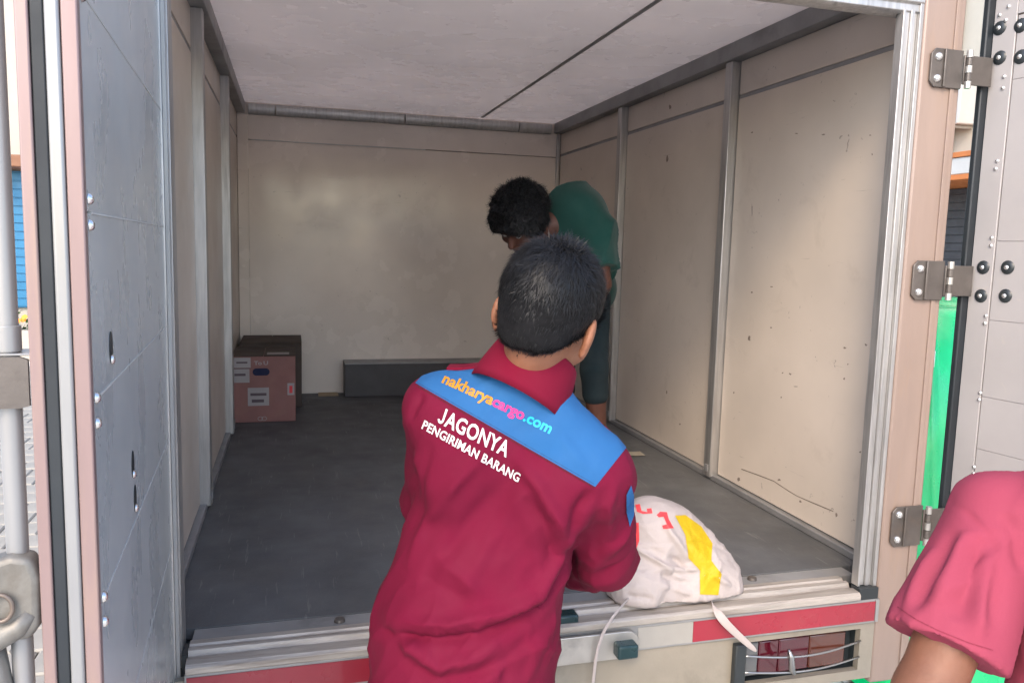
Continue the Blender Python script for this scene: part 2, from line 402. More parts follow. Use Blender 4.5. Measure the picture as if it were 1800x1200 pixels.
def apply_folds(V, N, folds, bvh):
    """folds: (pixel polyline, height, half width) pressed into a cloth surface where the line falls on it"""
    disp = np.zeros(len(V))
    for pts, amp, wd in folds:
        W = [q for q in (hit(bvh, *p) for p in pts) if q is not None]
        if len(W) < 2: continue
        best = np.full(len(V), 9.0); tt = np.zeros(len(V)); seg = np.array([np.linalg.norm(W[i + 1] - W[i]) for i in range(len(W) - 1)]); tot = seg.sum(); acc = 0
        for i in range(len(W) - 1):
            ba = W[i + 1] - W[i]; t = np.clip(((V - W[i]) @ ba) / (ba @ ba), 0, 1)
            d = np.linalg.norm(V - W[i] - t[:, None] * ba, axis=1); m = d < best; best[m] = d[m]; tt[m] = (acc + t[m] * seg[i]) / tot; acc += seg[i]
        taper = np.clip(np.minimum(tt, 1 - tt) * 4, .0, 1) ** .7
        disp += 1.35 * amp * np.exp(-(best / (.88 * wd)) ** 2) * taper
    return V + N * disp[:, None]

def cloth_noise(V, N, amp, scale, seed=0.0, stretch=(1, 1, 1)):
    d = np.array([noise.fractal(Vector((v[0] * scale * stretch[0] + seed, v[1] * scale * stretch[1], v[2] * scale * stretch[2])), 1.0, 2.0, 3) for v in V])
    return V + N * (amp * d)[:, None]

def creases(V, N, amp, freq, ax_, mask=None, seed=0.0):
    """short sharp wrinkles: ridged noise stretched across axis ax_"""
    ax_ = nrm(ax_); out = np.zeros(len(V))
    for i, v in enumerate(V):
        if mask is not None and mask[i] <= .01: continue
        a = v @ ax_; q = v - ax_ * a * .72; q = Vector((q[0] * freq + seed, q[1] * freq, q[2] * freq)); q += noise.noise_vector(q * .5) * .7
        r = 1 - abs(noise.noise(q)) * 2.2; out[i] = max(r, 0) ** 3 - .25
    return V + N * (amp * out * (mask if mask is not None else 1))[:, None]

def text2d(body, spacing=1.0, bold=0.0, shear=0.0):
    cu = bpy.data.curves.new('t', 'FONT'); cu.body = body; cu.size = 1; cu.resolution_u = 3; cu.space_character = spacing; cu.offset = bold; cu.shear = shear
    ob = bpy.data.objects.new('t', cu); COL.objects.link(ob)
    me = bpy.data.meshes.new_from_object(ob.evaluated_get(bpy.context.evaluated_depsgraph_get()))
    bpy.data.objects.remove(ob); bpy.data.curves.remove(cu)
    return refine(me)
def poly2d(poly):
    me = bpy.data.meshes.new('p'); me.from_pydata([(x, y, 0) for x, y in poly], [], [tuple(range(len(poly)))]); return refine(me, 44)
def refine(me, n=40):
    bm = bmesh.new(); bm.from_mesh(me); bpy.data.meshes.remove(me)
    bmesh.ops.triangulate(bm, faces=bm.faces[:])
    xs = [v.co.x for v in bm.verts]; ys = [v.co.y for v in bm.verts]; x0, x1, y0, y1 = min(xs), max(xs), min(ys), max(ys)
    st = max(x1 - x0, y1 - y0) / n
    for a, lo, hi in ((0, x0, x1), (1, y0, y1)):
        q = lo + st
        while q < hi:
            co = [0, 0, 0]; no = [0, 0, 0]; co[a] = q; no[a] = 1
            bmesh.ops.bisect_plane(bm, geom=bm.verts[:] + bm.edges[:] + bm.faces[:], plane_co=co, plane_no=no); q += st
    V = np.array([v.co[:] for v in bm.verts]); bm.verts.index_update(); F = [[v.index for v in f.verts] for f in bm.faces]; bm.free()
    return V, F
def decal(name, V2, F2, pxmap, bvh, mat_, parent, lift=.0015):
    """lays flat print on the surface that the pixel positions fall on"""
    W = []; ok = []
    for v in V2:
        px, py = pxmap(v[0], v[1]); d = Vector(raydir(px, py)).normalized(); r = bvh.ray_cast(Vector(CAM), d)
        if r[0] is None: W.append(np.zeros(3)); ok.append(False)
        else:
            nn = np.array(r[1]); nn = -nn if nn @ np.array(d) > 0 else nn
            W.append(np.array(r[0]) + nn * lift); ok.append(True)
    F = [f for f in F2 if all(ok[i] for i in f)]
    used = sorted({i for f in F for i in f}); mp = {u: i for i, u in enumerate(used)}
    if not F: return None
    return mesh_obj(name, [W[i] for i in used], [[mp[i] for i in f] for f in F], mat_, parent)
#==SETTING==
# ================================================================== ground
def ground_mat():
    m = bpy.data.materials.new('pale block paving'); m.use_nodes = True; nt = m.node_tree; b = nt.nodes['Principled BSDF']
    v = _map(nt); br = nt.nodes.new('ShaderNodeTexBrick'); br.inputs['Scale'].default_value = 1.0
    br.inputs['Brick Width'].default_value = .2; br.inputs['Row Height'].default_value = .2; br.inputs['Mortar Size'].default_value = .006
    br.inputs['Color1'].default_value = (.66, .63, .58, 1); br.inputs['Color2'].default_value = (.60, .575, .53, 1); br.inputs['Mortar'].default_value = (.25, .23, .2, 1)
    nt.links.new(v, br.inputs['Vector'])
    c = _mix(nt, _ramp(nt, _noise(nt, v, .8, 5), .3, .7, .8, 1), (.3, .28, .24), br.outputs['Color'])
    nt.links.new(c, b.inputs['Base Color']); b.inputs['Roughness'].default_value = .9
    bn = nt.nodes.new('ShaderNodeBump'); bn.inputs['Strength'].default_value = .5; bn.inputs['Distance'].default_value = .01; bn.invert = True
    nt.links.new(br.outputs['Fac'], bn.inputs['Height']); nt.links.new(bn.outputs[0], b.inputs['Normal']); return m
G = 300
ground = mesh_obj('ground', [(-G, -G, 0), (G, -G, 0), (G, G, 0), (-G, G, 0)], [(0, 1, 2, 3)], ground_mat()); tag(ground, kind='structure')
pm = bpy.data.meshes.new('paver')
def _paver():
    mb = MB(); a, t, c = .097, .03, .008
    V = [(-a, -a, 0), (a, -a, 0), (a, a, 0), (-a, a, 0), (-a, -a, t - c), (a, -a, t - c), (a, a, t - c), (-a, a, t - c)]
    e = a - c; V += [(-e, -e, t), (e, -e, t), (e, e, t), (-e, e, t)]
    F = [(8, 9, 10, 11)]
    for i in range(4):
        j = (i + 1) % 4; F += [(i, j, 4 + j, 4 + i), (4 + i, 4 + j, 8 + j, 8 + i)]
    pm.from_pydata(V, [], F); pm.materials.append(M['pave'])
_paver()
cnt = 0
for k in range(0, 42):
    y = 1.0 + k * .2
    xc = -1.50 - (y - 1.3) * .335
    for q in range(-3, 4):
        x = round((xc + q * .2) / .2) * .2 + (.1 if k % 2 else 0)
        if cnt < 296 and x < -1.2:
            inst('paver', pm, (x, y, .001 + random.uniform(0, .004)), ground, rot=(random.uniform(-.01, .01), random.uniform(-.01, .01), random.uniform(-.02, .02))); cnt += 1

# ================================================================== truck
ZF, XR, XL, DEP, ZC, YR = .75, .985, -1.02, 3.14, 2.50, -.09
truck = empty('box_truck', (0, 1.5, 0), 'box truck with open aluminium cargo box and both rear doors swung wide', 'truck')
def part(name, lo, hi, m, bevel=.0015, parent=truck): return MB().bb(lo, hi).build(name, M[m] if isinstance(m, str) else m, parent, bevel)

# shell
part('outer_side', (1.0055, -.05, .47), (1.035, 3.22, 2.56), 'cream', .004)
part('outer_side', (-1.075, .035, .47), (-1.045, 3.22, 2.56), 'cream', .004)
for y in (-.0, 3.165): part('roof_bow', (-1.045, y, 2.522), (1.005, y + .04, 2.56), 'alu', .003)
part('front_bulkhead', (-1.045, 3.165, .66), (1.005, 3.2, 2.535), 'cream', .002)
part('floor_frame', (-1.0, .0, .62), (.96, 3.16, .718), 'dark', .003)
for x in (-.38, .38): part('chassis_rail', (x - .04, .1, .44), (x + .04, 5.4, .60), 'dark', .004)
# floor mat, threshold
part('floor_mat', (XL + .004, .062, .722), (XR - .004, 3.135, ZF), 'floor', .002)
part('threshold_strip', (-.94, .0, .722), (.90, .060, ZF - .002), 'sillgrey', .002)
sill = [(-.002, .70), (-.002, .752), (-.022, .753), (-.026, .747), (-.034, .747), (-.038, .752), (-.050, .751), (-.056, .738), (-.066, .738), (-.070, .744), (-.098, .742), (-.105, .736), (-.105, .722), (-.098, .718), (-.098, .70)]
MB().profile(sill, -.942, .838).build('sill', M['sill'], truck, .001)
for px, py in ((597, 1090), (1322, 1017)):
    p = onz(px, py, ZF); mb = MB(); mb.cyl(p + [0, 0, -.002], p + [0, 0, .006], .014, .012, 14); mb.build('floor_fastener', M['hinge'], truck, .001)

# right and left wall bays
ys = [.035, .95, 2.03, 3.115]
def wall_side(X, sgn):
    part('wall_backing', (min(X, X + sgn * .02) + (.0135 if sgn > 0 else 0), .034, .72), (max(X, X + sgn * .02) - (.0135 if sgn < 0 else 0), 3.135, 2.52), 'dark', 0)
    for i in range(3):
        a = ys[i] + (.056 if i else .006); b = ys[i + 1] - .006
        lo, hi = sorted((X, X + sgn * .012))
        part('wall_panel', (lo, a, .778), (hi, b, 2.287), 'wall', .0015)
        part('wall_panel', (lo, a, 2.303), (hi, b, 2.430), 'wall', .0015)
        part('joint_strip', (min(X + sgn * .003, X + sgn * .011), a + .002, 2.288), (max(X + sgn * .003, X + sgn * .011), b - .002, 2.302), 'alu_dark', 0)
    for i in (1, 2):
        lo, hi = sorted((X - sgn * .036, X + sgn * .012))
        part('wall_post', (lo, ys[i], .765), (hi, ys[i] + .05, 2.431), 'alu', .003)
        lo2, hi2 = sorted((X - sgn * .006, X + sgn * .011))
        part('post_gasket', (lo2, ys[i] + .0505, .775), (hi2, ys[i] + .0555, 2.41), 'rubber', 0)
        q = MB(); q.box((X - sgn * .037, ys[i] + .025, .80), (.006, .03, .03)); q.build('post_foot', M['sillgrey'], truck, .001)
    lo, hi = sorted((X - sgn * .048, X + sgn * .012)); part('ceiling_rail', (lo, .036, 2.432), (hi, 3.11, 2.497), 'alu_dark', .004)
    lo, hi = sorted((X - sgn * .022, X + sgn * .012)); part('kick_rail', (lo, .064, ZF + .001), (hi, 3.11, .774), 'alu_dark', .003)
wall_side(XR, 1); wall_side(XL, -1)
part('corner_post', (XL - .0, 3.112, .752), (XL + .062, 3.138, 2.43), 'wallb', .004)
part('corner_post', (XR - .022, 3.112, .752), (XR, 3.138, 2.43), 'alu', .003)
# end wall
part('end_panel', (XL, 3.141, .73), (XR, 3.16, 2.282), 'wallb', .002)
part('end_panel', (XL, 3.141, 2.286), (XR, 3.16, 2.50), 'wallb', .002)
part('end_bead', (XL + .08, 3.1375, 2.281), (.10, 3.1405, 2.287), 'seal', .001)
xs = [XL + .062, -.80, -.035, .70, XR - .062]
for i in range(4):
    MB().profile([(3.138, 2.428), (3.138, 2.488), (3.104, 2.488), (3.100, 2.47), (3.104, 2.45), (3.116, 2.43)], xs[i] + .003, xs[i + 1] - .003).build('end_rail', M['alu'], truck, .002)
# scuffs and dings on the right-hand panels
sm = mat('dark scuff mark', (.20, .16, .13), .7, var=.3, vscale=60)
for px, py, w_, h_ in ((1321, 514, 5, 4), (1356, 504, 5, 3), (1355, 576, 4, 3), (1317, 595, 5, 11), (1485, 611, 6, 4), (1522, 606, 7, 5), (1376, 655, 4, 3), (1389, 657, 4, 4), (1400, 679, 11, 1.5), (1373, 698, 4, 4), (1484, 665, 4, 5), (1195, 745, 4, 4), (1172, 689, 4, 6), (1512, 794, 4, 4), (1299, 842, 6, 9), (1369, 843, 8, 4), (1407, 881, 5, 5), (1322, 233, 5, 3), (1400, 235, 9, 2), (1447, 237, 10, 3), (1530, 238, 4, 3), (1533, 272, 3, 5), (1178, 189, 5, 10), (1173, 280, 4, 14), (1470, 905, 5, 9), (1322, 370, 2, 26), (1490, 640, 3, 3), (1290, 690, 3, 4)):
    pts = []
    for k in range(9):
        a = 2 * math.pi * k / 9; r = random.uniform(.35, 1.0); pts.append(onx(px + w_ * .6 * r * math.cos(a), py + h_ * .6 * r * math.sin(a), XR - .0006))
    mesh_obj('scuff', pts, [tuple(range(9))], sm, truck)
pl_ = [(1303, 824), (1330, 834), (1360, 845), (1385, 862), (1402, 872), (1430, 884), (1465, 898)]
mesh_obj('scratch', [onx(x, y - random.uniform(.5, 1.3), XR - .0006) for x, y in pl_] + [onx(x, y + random.uniform(.5, 1.3), XR - .0006) for x, y in pl_[::-1]], [(i, i + 1, 12 - i, 13 - i) for i in range(6)], sm, truck)
# step box at the end wall
b = MB(); b.bb((-.404, 2.98, ZF + .001), (.70, 3.137, .952)); sb = b.build('step_box', M['plate'], truck, .003)
part('step_edge', (-.404, 2.972, .953), (.70, 3.137, .961), 'sillgrey', .001, sb)
part('tape_patch', (-.56, 3.02, ZF + .001), (-.44, 3.137, ZF + .004), mat('tan tape', (.36, .27, .16), .6), 0)
# ceiling
part('ceiling_panel', (XL + .0, .0, ZC), (.446, 3.141, ZC + .02), 'ceil', .002)
part('ceiling_panel', (.452, .0, ZC), (XR, 3.141, ZC + .02), 'ceil', .002)
part('ceiling_joint', (.440, .02, ZC - .003), (.458, 3.09, ZC - .0005), 'alu_dark', 0)
# rear frame
lint = [(.0, 2.335), (.0, 2.44), (-.088, 2.44), (-.088, 2.40), (-.080, 2.395), (-.080, 2.382), (-.088, 2.378), (-.088, 2.352), (-.080, 2.348), (-.080, 2.33), (-.07, 2.325), (-.03, 2.325), (-.026, 2.335)]
MB().profile(lint, -.955, .903).build('lintel', M['alu'], truck, .0015)
part('header', (-1.075, YR, 2.442), (1.035, .0, 2.57), 'cream', .004)
chan = MB()
for a, b_, d in ((.842, .850, -.083), (.850, .868, -.075), (.868, .880, -.081), (.880, .892, -.074), (.892, .904, -.085)): chan.bb((a + .0002, d, .752 if a < .88 else .70), (b_ - .0002, -.055, 2.334 if a < .88 else 2.44))
chan.build('frame_channel', M['alu'], truck, .0012)
part('frame_return', (.945, -.050, .752), (XR - .002, .034, 2.497), 'alu', .002)
part('frame_post', (.905, YR, .455), (1.035, -.051, 2.441), 'cream', .006)
part('frame_post_lip', (1.000, YR - .005, .46), (1.012, YR - .0005, 2.44), 'cream', .001)
part('channel_foot', (.839, -.096, .702), (.903, -.06, .7505), 'dark', .001)
lch = MB()
for a, b_, d in ((-.968, -.956, -.03), (-1.0, -.968, -.012), (-1.044, -1.0, -.03)): lch.bb((a + .0002, d, .70), (b_ - .0002, .033, 2.49))
lch.build('frame_channel', M['alu'], truck, .0012)
part('channel_foot', (-.955, -.06, .70), (-.943, -.002, .745), 'dark', .001)
# tail panel with a lamp recess
LX0, LX1, LZ0, LZ1 = .455, .858, .503, .628
tp = MB(); tp.bb((-1.04, YR, .475), (LX0, -.07, .700)); tp.bb((LX1, YR, .475), (.904, -.07, .700)); tp.bb((LX0, YR, LZ1), (LX1, -.07, .700)); tp.bb((LX0, YR, .475), (LX1, -.07, LZ0))
tp.build('tail_panel', M['creamd'], truck)
part('tape_carrier', (-.945, -.0985, .648), (.906, -.0905, .7175), 'silver', .001)
for a, b_, c in ((-.94, -.37, 'tape_red'), (-.369, -.075, 'tape_white'), (.157, .316, 'tape_white'), (.317, .893, 'tape_red')):
    part('reflective_tape', (a, -.1002, .654), (b_, -.0988, .711), c, 0)
part('tape_end', (.894, -.102, .650), (.905, -.0988, .7165), 'silver', .001)
# door catch in the sill
ax = np.array([[1, 0, 0], [0, 0, -1], [0, 1, 0]], float)
poly = [(-.085, -.036)] + [(.118 + .036 * math.cos(a), .036 * math.sin(a)) for a in np.linspace(-math.pi / 2, math.pi / 2, 12)] + [(-.085, .036)]
cp = MB().prism(poly, (0, -.1095, .678), ax, .008).build('catch_plate', M['steel'], truck, .0015)
MB().bb((.082, -.150, .655), (.138, -.1105, .692)).build('catch_knob', M['latch'], cp, .006, segs=3)
for x in (-.03, .02): inst('catch_bolt', RIV, (x, -.1100, .683), cp, rot_to((0, -1, 0)))
p = ony(995, 1090, -.075); MB().bb(p + [-.028, -.02, -.003], p + [.028, .02, .022]).build('door_stop', M['latch'], truck, .006, segs=3)
# tail lamp
lamp = MB()
lamp.bb((LX0 + .001, -.05, LZ0 + .001), (LX1 - .001, -.04, LZ1 - .001)).build('tail_lamp', M['dark'], truck)
tl = bpy.data.objects[[o.name for o in bpy.data.objects if o.name.startswith('tail_lamp')][-1]]
hw = MB(); hw.bb((LX1, -.0698, LZ0 - .004), (LX1 + .004, -.04, LZ1 + .004)); hw.bb((LX0 - .004, -.0698, LZ0 - .004), (LX0, -.04, LZ1 + .004)); hw.bb((LX0, -.0698, LZ1), (LX1, -.04, LZ1 + .004)); hw.bb((LX0, -.0698, LZ0 - .004), (LX1, -.04, LZ0)); hw.build('lamp_housing', M['dark'], tl)
part('lamp_frame', (LX0 - .012, -.112, LZ0 - .006), (LX0 + .022, -.0905, LZ1 + .006), 'dark', .004, tl)
for u0, u1, m_ in ((.026, .086, 'lens_clear'), (.088, .150, 'lens_red'), (.152, .250, 'lens_red'), (.252, .372, 'lens_amber')):
    part('lens', (LX0 + u0, -.070, LZ0 + .012), (LX0 + u1, -.051, LZ1 - .014), m_, .004, tl)
for z, bow in ((.60, .012), (.552, .008)):
    MB().tube([(LX0 + .01 + (LX1 - LX0 - .02) * t, -.104 - .02 * math.sin(math.pi * t), z - bow * math.sin(math.pi * t)) for t in np.linspace(0, 1, 14)], .0032).build('guard_wire', M['chrome'], tl, smooth=True)
MB().tube([(LX0 + .145, -.122, .612), (LX0 + .150, -.128, .595), (LX0 + .156, -.128, .555), (LX0 + .168, -.122, .54)], [.004, .008, .009, .006]).build('guard_clip', M['chrome'], tl, smooth=True)
# wheels
for sx in (-1, 1):
    c = np.array([sx * .72, 2.3, .33]); prof = [(.17, .10), (.20, .095), (.30, .10), (.325, .085), (.33, .05), (.33, -.05), (.325, -.085), (.30, -.10), (.20, -.095), (.17, -.10)]
    V = []; F = []; n = 32
    for i in range(n):
        a = 2 * math.pi * i / n
        for r, u in prof: V.append(c + [u, r * math.cos(a), r * math.sin(a)])
    for i in range(n):
        for k in range(len(prof)):
            l = len(prof); F.append((i * l + k, i * l + (k + 1) % l, ((i + 1) % n) * l + (k + 1) % l, ((i + 1) % n) * l + k))
    wh = mesh_obj('wheel', V, F, M['tyre'], truck, True)
    MB().cyl(c + [-.06, 0, 0], c + [.06, 0, 0], .172, n=24).build('rim', M['steel'], wh)
MB().cyl((-.7, 2.3, .33), (.7, 2.3, .33), .045).build('axle', M['dark'], truck)

# ---- hinges on the right post
for (z0, z1) in ((2.140, 2.240), (1.572, 1.680), (.868, .985)):
    hg = MB(); r = .014
    po = [(.927 + r, z0), (1.030, z0), (1.030, z1), (.927 + r, z1), (.927, z1 - r), (.927, z0 + r)]
    hg.prism(po, (0, -.0995, 0), ax * np.array([1, 1, 1]) @ np.diag([1, -1, 1]) if False else np.array([[1, 0, 0], [0, 0, 1], [0, 1, 0]], float), .006)
    hg.bb((1.0305, -.1035, z0 + .012), (1.125, -.0975, z1 - .012))
    h = hg.build('hinge', M['hinge'], truck, .0015)
    MB().bb((.966, -.1055, z0 + .001), (.974, -.0998, z1 - .001)).build('hinge_rib', M['hinge'], h, .002)
    for k in range(5):
        a = z0 + (z1 - z0) * k / 5; MB().cyl((1.041, -.109, a + .001), (1.041, -.109, a + (z1 - z0) / 5 - .001), .0085 if k % 2 == 0 else .0075, n=12).build('hinge_knuckle', M['hinge'] if k % 2 else M['steel'], h, smooth=False)
    for z in (z0 + .022, z1 - .022): inst('bolt', BOLT, (.949, -.0998, z), h, rot_to((0, -1, 0)))

# ---- doors
class DoorFrame:
    def __init__(s, h, d, inn): s.h = np.array(h, float); s.d = nrm(np.array([*d, 0.])); s.n = nrm(np.array([*inn, 0.])); s.ax = np.stack([s.d, s.n, np.array([0, 0, 1.])], 1)
    def P(s, u, n, z): return np.array([s.h[0], s.h[1], 0]) + s.d * u + s.n * n + np.array([0, 0, z])
    def box(s, mb, u0, u1, n0, n1, z0, z1): mb.box(s.P((u0 + u1) / 2, (n0 + n1) / 2, (z0 + z1) / 2), (u1 - u0, n1 - n0, z1 - z0), s.ax); return mb
    def px(s, x, y, n=0):
        o = s.P(0, n, 0); d = raydir(x, y); q = CAM + d * (((o - CAM) @ s.n) / (d @ s.n)); r = q - o; return r @ s.d, q[2]
def dpart(D, door, name, u0, u1, n0, n1, z0, z1, m, bevel=.001): return D.box(MB(), u0, u1, n0, n1, z0, z1).build(name, M[m], door, bevel)
Z0, Z1 = .60, 2.425
# left door
h0 = np.array([-.969, -.045]); f0 = np.array([-.924, -.93]); dd = f0 - h0; LW = np.linalg.norm(dd); dd /= LW
DL = DoorFrame(h0, dd, (-dd[1], dd[0])); assert DL.n[0] > 0
ld = DL.box(MB(), .0, LW - .012, -.052, -.0065, Z0, Z1).build('rear_door', M['cream'], truck, .002)
ld['label'] = 'open door with polished grey inner sheet and bright bolt heads'
seams = [Z0 + .004, .77, 1.010, 1.252, 1.497, 1.711, 1.95, 2.19, Z1 - .004]
for i in range(len(seams) - 1): dpart(DL, ld, 'inner_sheet', .030, LW - .014, -.0062, .0, seams[i] + .0015, seams[i + 1] - .0015, 'doorgrey', .0006)
for z in seams[1:-1]: dpart(DL, ld, 'seam_bead', .034, LW - .05, -.004, .0008, z - .0014, z + .0014, 'seal', .0)
dpart(DL, ld, 'hinge_trim', .002, .029, -.006, .003, Z0, Z1, 'alu')
dpart(DL, ld, 'trim_lip', .022, .027, .0032, .012, Z0 + .01, Z1, 'silver')
dpart(DL, ld, 'edge_strip', LW - .0115, LW + .004, -.0135, .003, Z0, Z1, 'pinkish', .002)
dpart(DL, ld, 'edge_strip', LW - .0115, LW + .006, -.0285, -.0142, Z0, Z1, 'silver', .003)
dpart(DL, ld, 'gasket', LW - .0115, LW + .002, -.0425, -.029, Z0, Z1, 'rubber', .002)
dpart(DL, ld, 'edge_strip', LW - .0115, LW + .004, -.0560, -.043, Z0, Z1, 'pinkish', .002)
for z in (1.98, 1.945, 1.726, 1.697, 1.499, 1.469, 1.258, 1.227, 1.01, .98, .74, .71): inst('bolt', BOLT, DL.P(LW - .036, .0005, z), ld, rot_to(DL.n), (.62, .62, .62))
for px, py in ((276, 17), (279, 35), (283, 202), (284, 222), (290, 385), (291, 465), (294, 530), (296, 565), (297, 580), (303, 740), (304, 757), (310, 907), (311, 925), (315, 1080), (320, 1115)):
    z = ony(px, py, -.06)[2]; inst('rivet', RIV, DL.P(.0155, .003, z), ld, rot_to(DL.n))
for k, (u, z) in enumerate(((.735, 1.543), (.575, 1.345), (.562, 1.288))):
    mb = MB(); q = [(.013 * math.cos(a), .021 * math.sin(a)) for a in np.linspace(0, 2 * math.pi, 18, endpoint=False)]
    mb.prism(q, DL.P(u, .0002, z), np.stack([DL.d, np.array([0, 0, 1.]), DL.n], 1), .0008); mb.build('slot', M['dark'], ld)
    inst('slot_stud', RIV, DL.P(u - .002, .001, z - .016), ld, rot_to(DL.n))
# lock rod with bracket and handle on the door's outer face
MB().tube([DL.P(LW - .018, -.081, z) for z in np.linspace(Z0 - .05, Z1 - .02, 8)], .0112, 16).build('lock_rod', M['silver'], ld, smooth=True)
MB().cyl(DL.P(LW - .018, -.081, 1.557), DL.P(LW - .018, -.081, 1.586), .0135, n=18).build('rod_collar', M['silver'], ld, .001)
def holed_plate(name, D, uc, u_th, n0, n1, z0, z1, hn, hz, hr, m, door):
    mb = MB(); N = 40; cn, cz = hn, hz; out = []; inn_ = []
    for i in range(N):
        a = 2 * math.pi * i / N; c, s_ = math.cos(a), math.sin(a)
        t = min(((n1 - cn) / c if c > 1e-6 else 9), ((n0 - cn) / c if c < -1e-6 else 9), ((z1 - cz) / s_ if s_ > 1e-6 else 9), ((z0 - cz) / s_ if s_ < -1e-6 else 9))
        out.append((cn + c * t, cz + s_ * t)); inn_.append((cn + c * hr[0], cz + s_ * hr[1]))
    for u in (uc, uc + u_th):
        for r in (out, inn_):
            for (n_, z_) in r: mb.V.append(D.P(u, n_, z_))
    for i in range(N):
        j = (i + 1) % N
        mb.F += [[i, j, N + j, N + i], [2 * N + j, 2 * N + i, 3 * N + i, 3 * N + j], [j, i, 2 * N + i, 2 * N + j], [N + i, N + j, 3 * N + j, 3 * N + i]]
    return mb.build(name, M[m], door)
holed_plate('rod_bracket', DL, LW - .004, .006, -.130, -.058, 1.497, 1.553, -.099, 1.529, (.013, .0125), 'hinge', ld)
dpart(DL, ld, 'bracket_flange', LW - .05, LW - .0045, -.128, -.0565, 1.5535, 1.556, 'silver', .0008)
hp = [(-.046 + .0, -.05), (-.005, -.052), (.006, -.036), (.008, .02), (.001, .044), (-.02, .049), (-.05, .040), (-.075, .045), (-.075, -.05)]
ax3 = np.stack([DL.n, np.array([0, 0, 1.]), DL.d], 1)
lh = MB().prism([(n - .064, z) for n, z in hp], DL.P(LW - .030, 0, 1.283), ax3, .034).build('lock_handle', M['latchgrey'], ld, .008, segs=3)
MB().tube([DL.P(LW + .010, -.094 + .0125 * math.cos(a), 1.276 + .0155 * math.sin(a)) for a in np.linspace(0, 2 * math.pi, 22, endpoint=False)], .0026, 8, True).build('ring', M['hinge'], lh, smooth=True)
MB().tube([DL.P(LW + .000, -.135, 1.234), DL.P(LW + .002, -.105, 1.236), DL.P(LW + .000, -.08, 1.247), DL.P(LW - .004, -.068, 1.262)], [.016, .015, .012, .010], 12).build('lever_neck', M['latchgrey'], lh, smooth=True)
MB().tube([DL.P(LW - .01, -.118, 1.228), DL.P(LW - .008, -.109, 1.17), DL.P(LW - .01, -.112, 1.05), DL.P(LW - .01, -.118, .95)], [.021, .020, .017, .014], 12).build('lever', M['latchgrey'], lh, smooth=True)
# right door
aR = math.radians(9); DR = DoorFrame((1.135, -.080), (math.sin(aR), -math.cos(aR)), (-math.cos(aR), -math.sin(aR)))
RW = .95
rd = DR.box(MB(), .0, RW, -.052, -.0065, Z0, Z1 + .09).build('rear_door', M['cream'], truck, .002)
rd['label'] = 'open door with white inner planks, rivets and black bolt cups'
uT = DR.px(1748, 450)[0]
zt = DR.px(1778, 30)[1]
sr = [Z0 + .02, .95, 1.16, DR.px(1745, 700)[1], DR.px(1755, 564)[1], DR.px(1760, 424)[1], DR.px(1775, 141)[1], zt]
for i in range(len(sr) - 1): dpart(DR, rd, 'inner_plank', uT + .003, RW - .06, -.0062, .0, sr[i] + .0004, sr[i + 1] - .0004, 'doorwhite', .0006)
dpart(DR, rd, 'edge_trim', .006, uT, -.0062, .0025, Z0, Z1 + .085, 'doorwhite', .0012)
dpart(DR, rd, 'edge_trim', uT + .001, RW, -.0062, .0025, zt + .003, Z1 + .085, 'doorwhite', .0012)
dpart(DR, rd, 'edge_trim', RW - .058, RW, -.0062, .0025, Z0, zt + .002, 'doorwhite', .0012)
dpart(DR, rd, 'gasket', -.012, .005, -.030, .027, Z0, Z1 + .085, 'rubber', .004)
for px, py in ((1765, 135), (1763, 155), (1753, 283), (1750, 297), (1743, 418), (1742, 432), (1733, 555), (1731, 568), (1723, 690), (1721, 702), (1712, 820), (1711, 832), (1773, 12), (1757, 27), (1768, 36)):
    u, z = DR.px(px, py, .003); inst('rivet', RIV, DR.P(u, .0027, z), rd, rot_to(DR.n), (.9, .9, 1.2))
for px, py in ((1757, 50), (1757, 102), (1793, 45), (1793, 100), (1728, 470), (1770, 470), (1724, 520), (1766, 520), (1690, 900), (1728, 906), (1687, 950), (1724, 958)):
    u, z = DR.px(px, py, .003); c = inst('bolt_cup', CAPB, DR.P(u, .0027 if u < uT else .0005, z), rd, rot_to(DR.n)); inst('bolt', RIV, DR.P(u, .008 if u < uT else .006, z), c, rot_to(DR.n) if False else None)
for o in bpy.data.objects:
    if o.parent and o.parent.name.startswith('bolt_cup'): o.location = (0, 0, .0055)

# ================================================================== behind the truck, right: tarpaulin, shop
def tarp():
    base = onz(1470, 1195, 0); nx, ny = 60, 50; V = []; F = []
    root = empty('tarpaulin_stack', (2.1, 2.3, 0), 'stack of goods under a bright green tarpaulin with a white strap', 'tarpaulin')
    x0, x1, y0, y1 = 1.42, 3.0, .35, 4.2
    for j in range(ny + 1):
        for i in range(nx + 1):
            u, v = i / nx, j / ny; x = x0 + (x1 - x0) * u; y = y0 + (y1 - y0) * v
            e = min(u, 1 - u) * (x1 - x0); f = min(v, 1 - v) * (y1 - y0)
            k = min(1, e / .22) * min(1, f / .25); k = k * k * (3 - 2 * k)
            fold = noise.noise(Vector((x * 1.5, y * 3.2, 3))) * .10 + noise.noise(Vector((x * 6, y * 9, 1))) * .03
            z = .01 + 1.47 * k + fold * (.25 + (1 - k) * k * 3)
            V.append((x + fold * .4 * (1 - k), y + .12 * noise.noise(Vector((x * 3, y * 5, z * 3))), max(z, .006)))
    for j in range(ny):
        for i in range(nx): a = j * (nx + 1) + i; F.append((a, a + 1, a + nx + 2, a + nx + 1))
    t = mesh_obj('tarpaulin', V, F, M['tarp'], root, True)
    return root, V, F
troot, tV, tF = tarp()
tb = bvh_of(tV, tF)
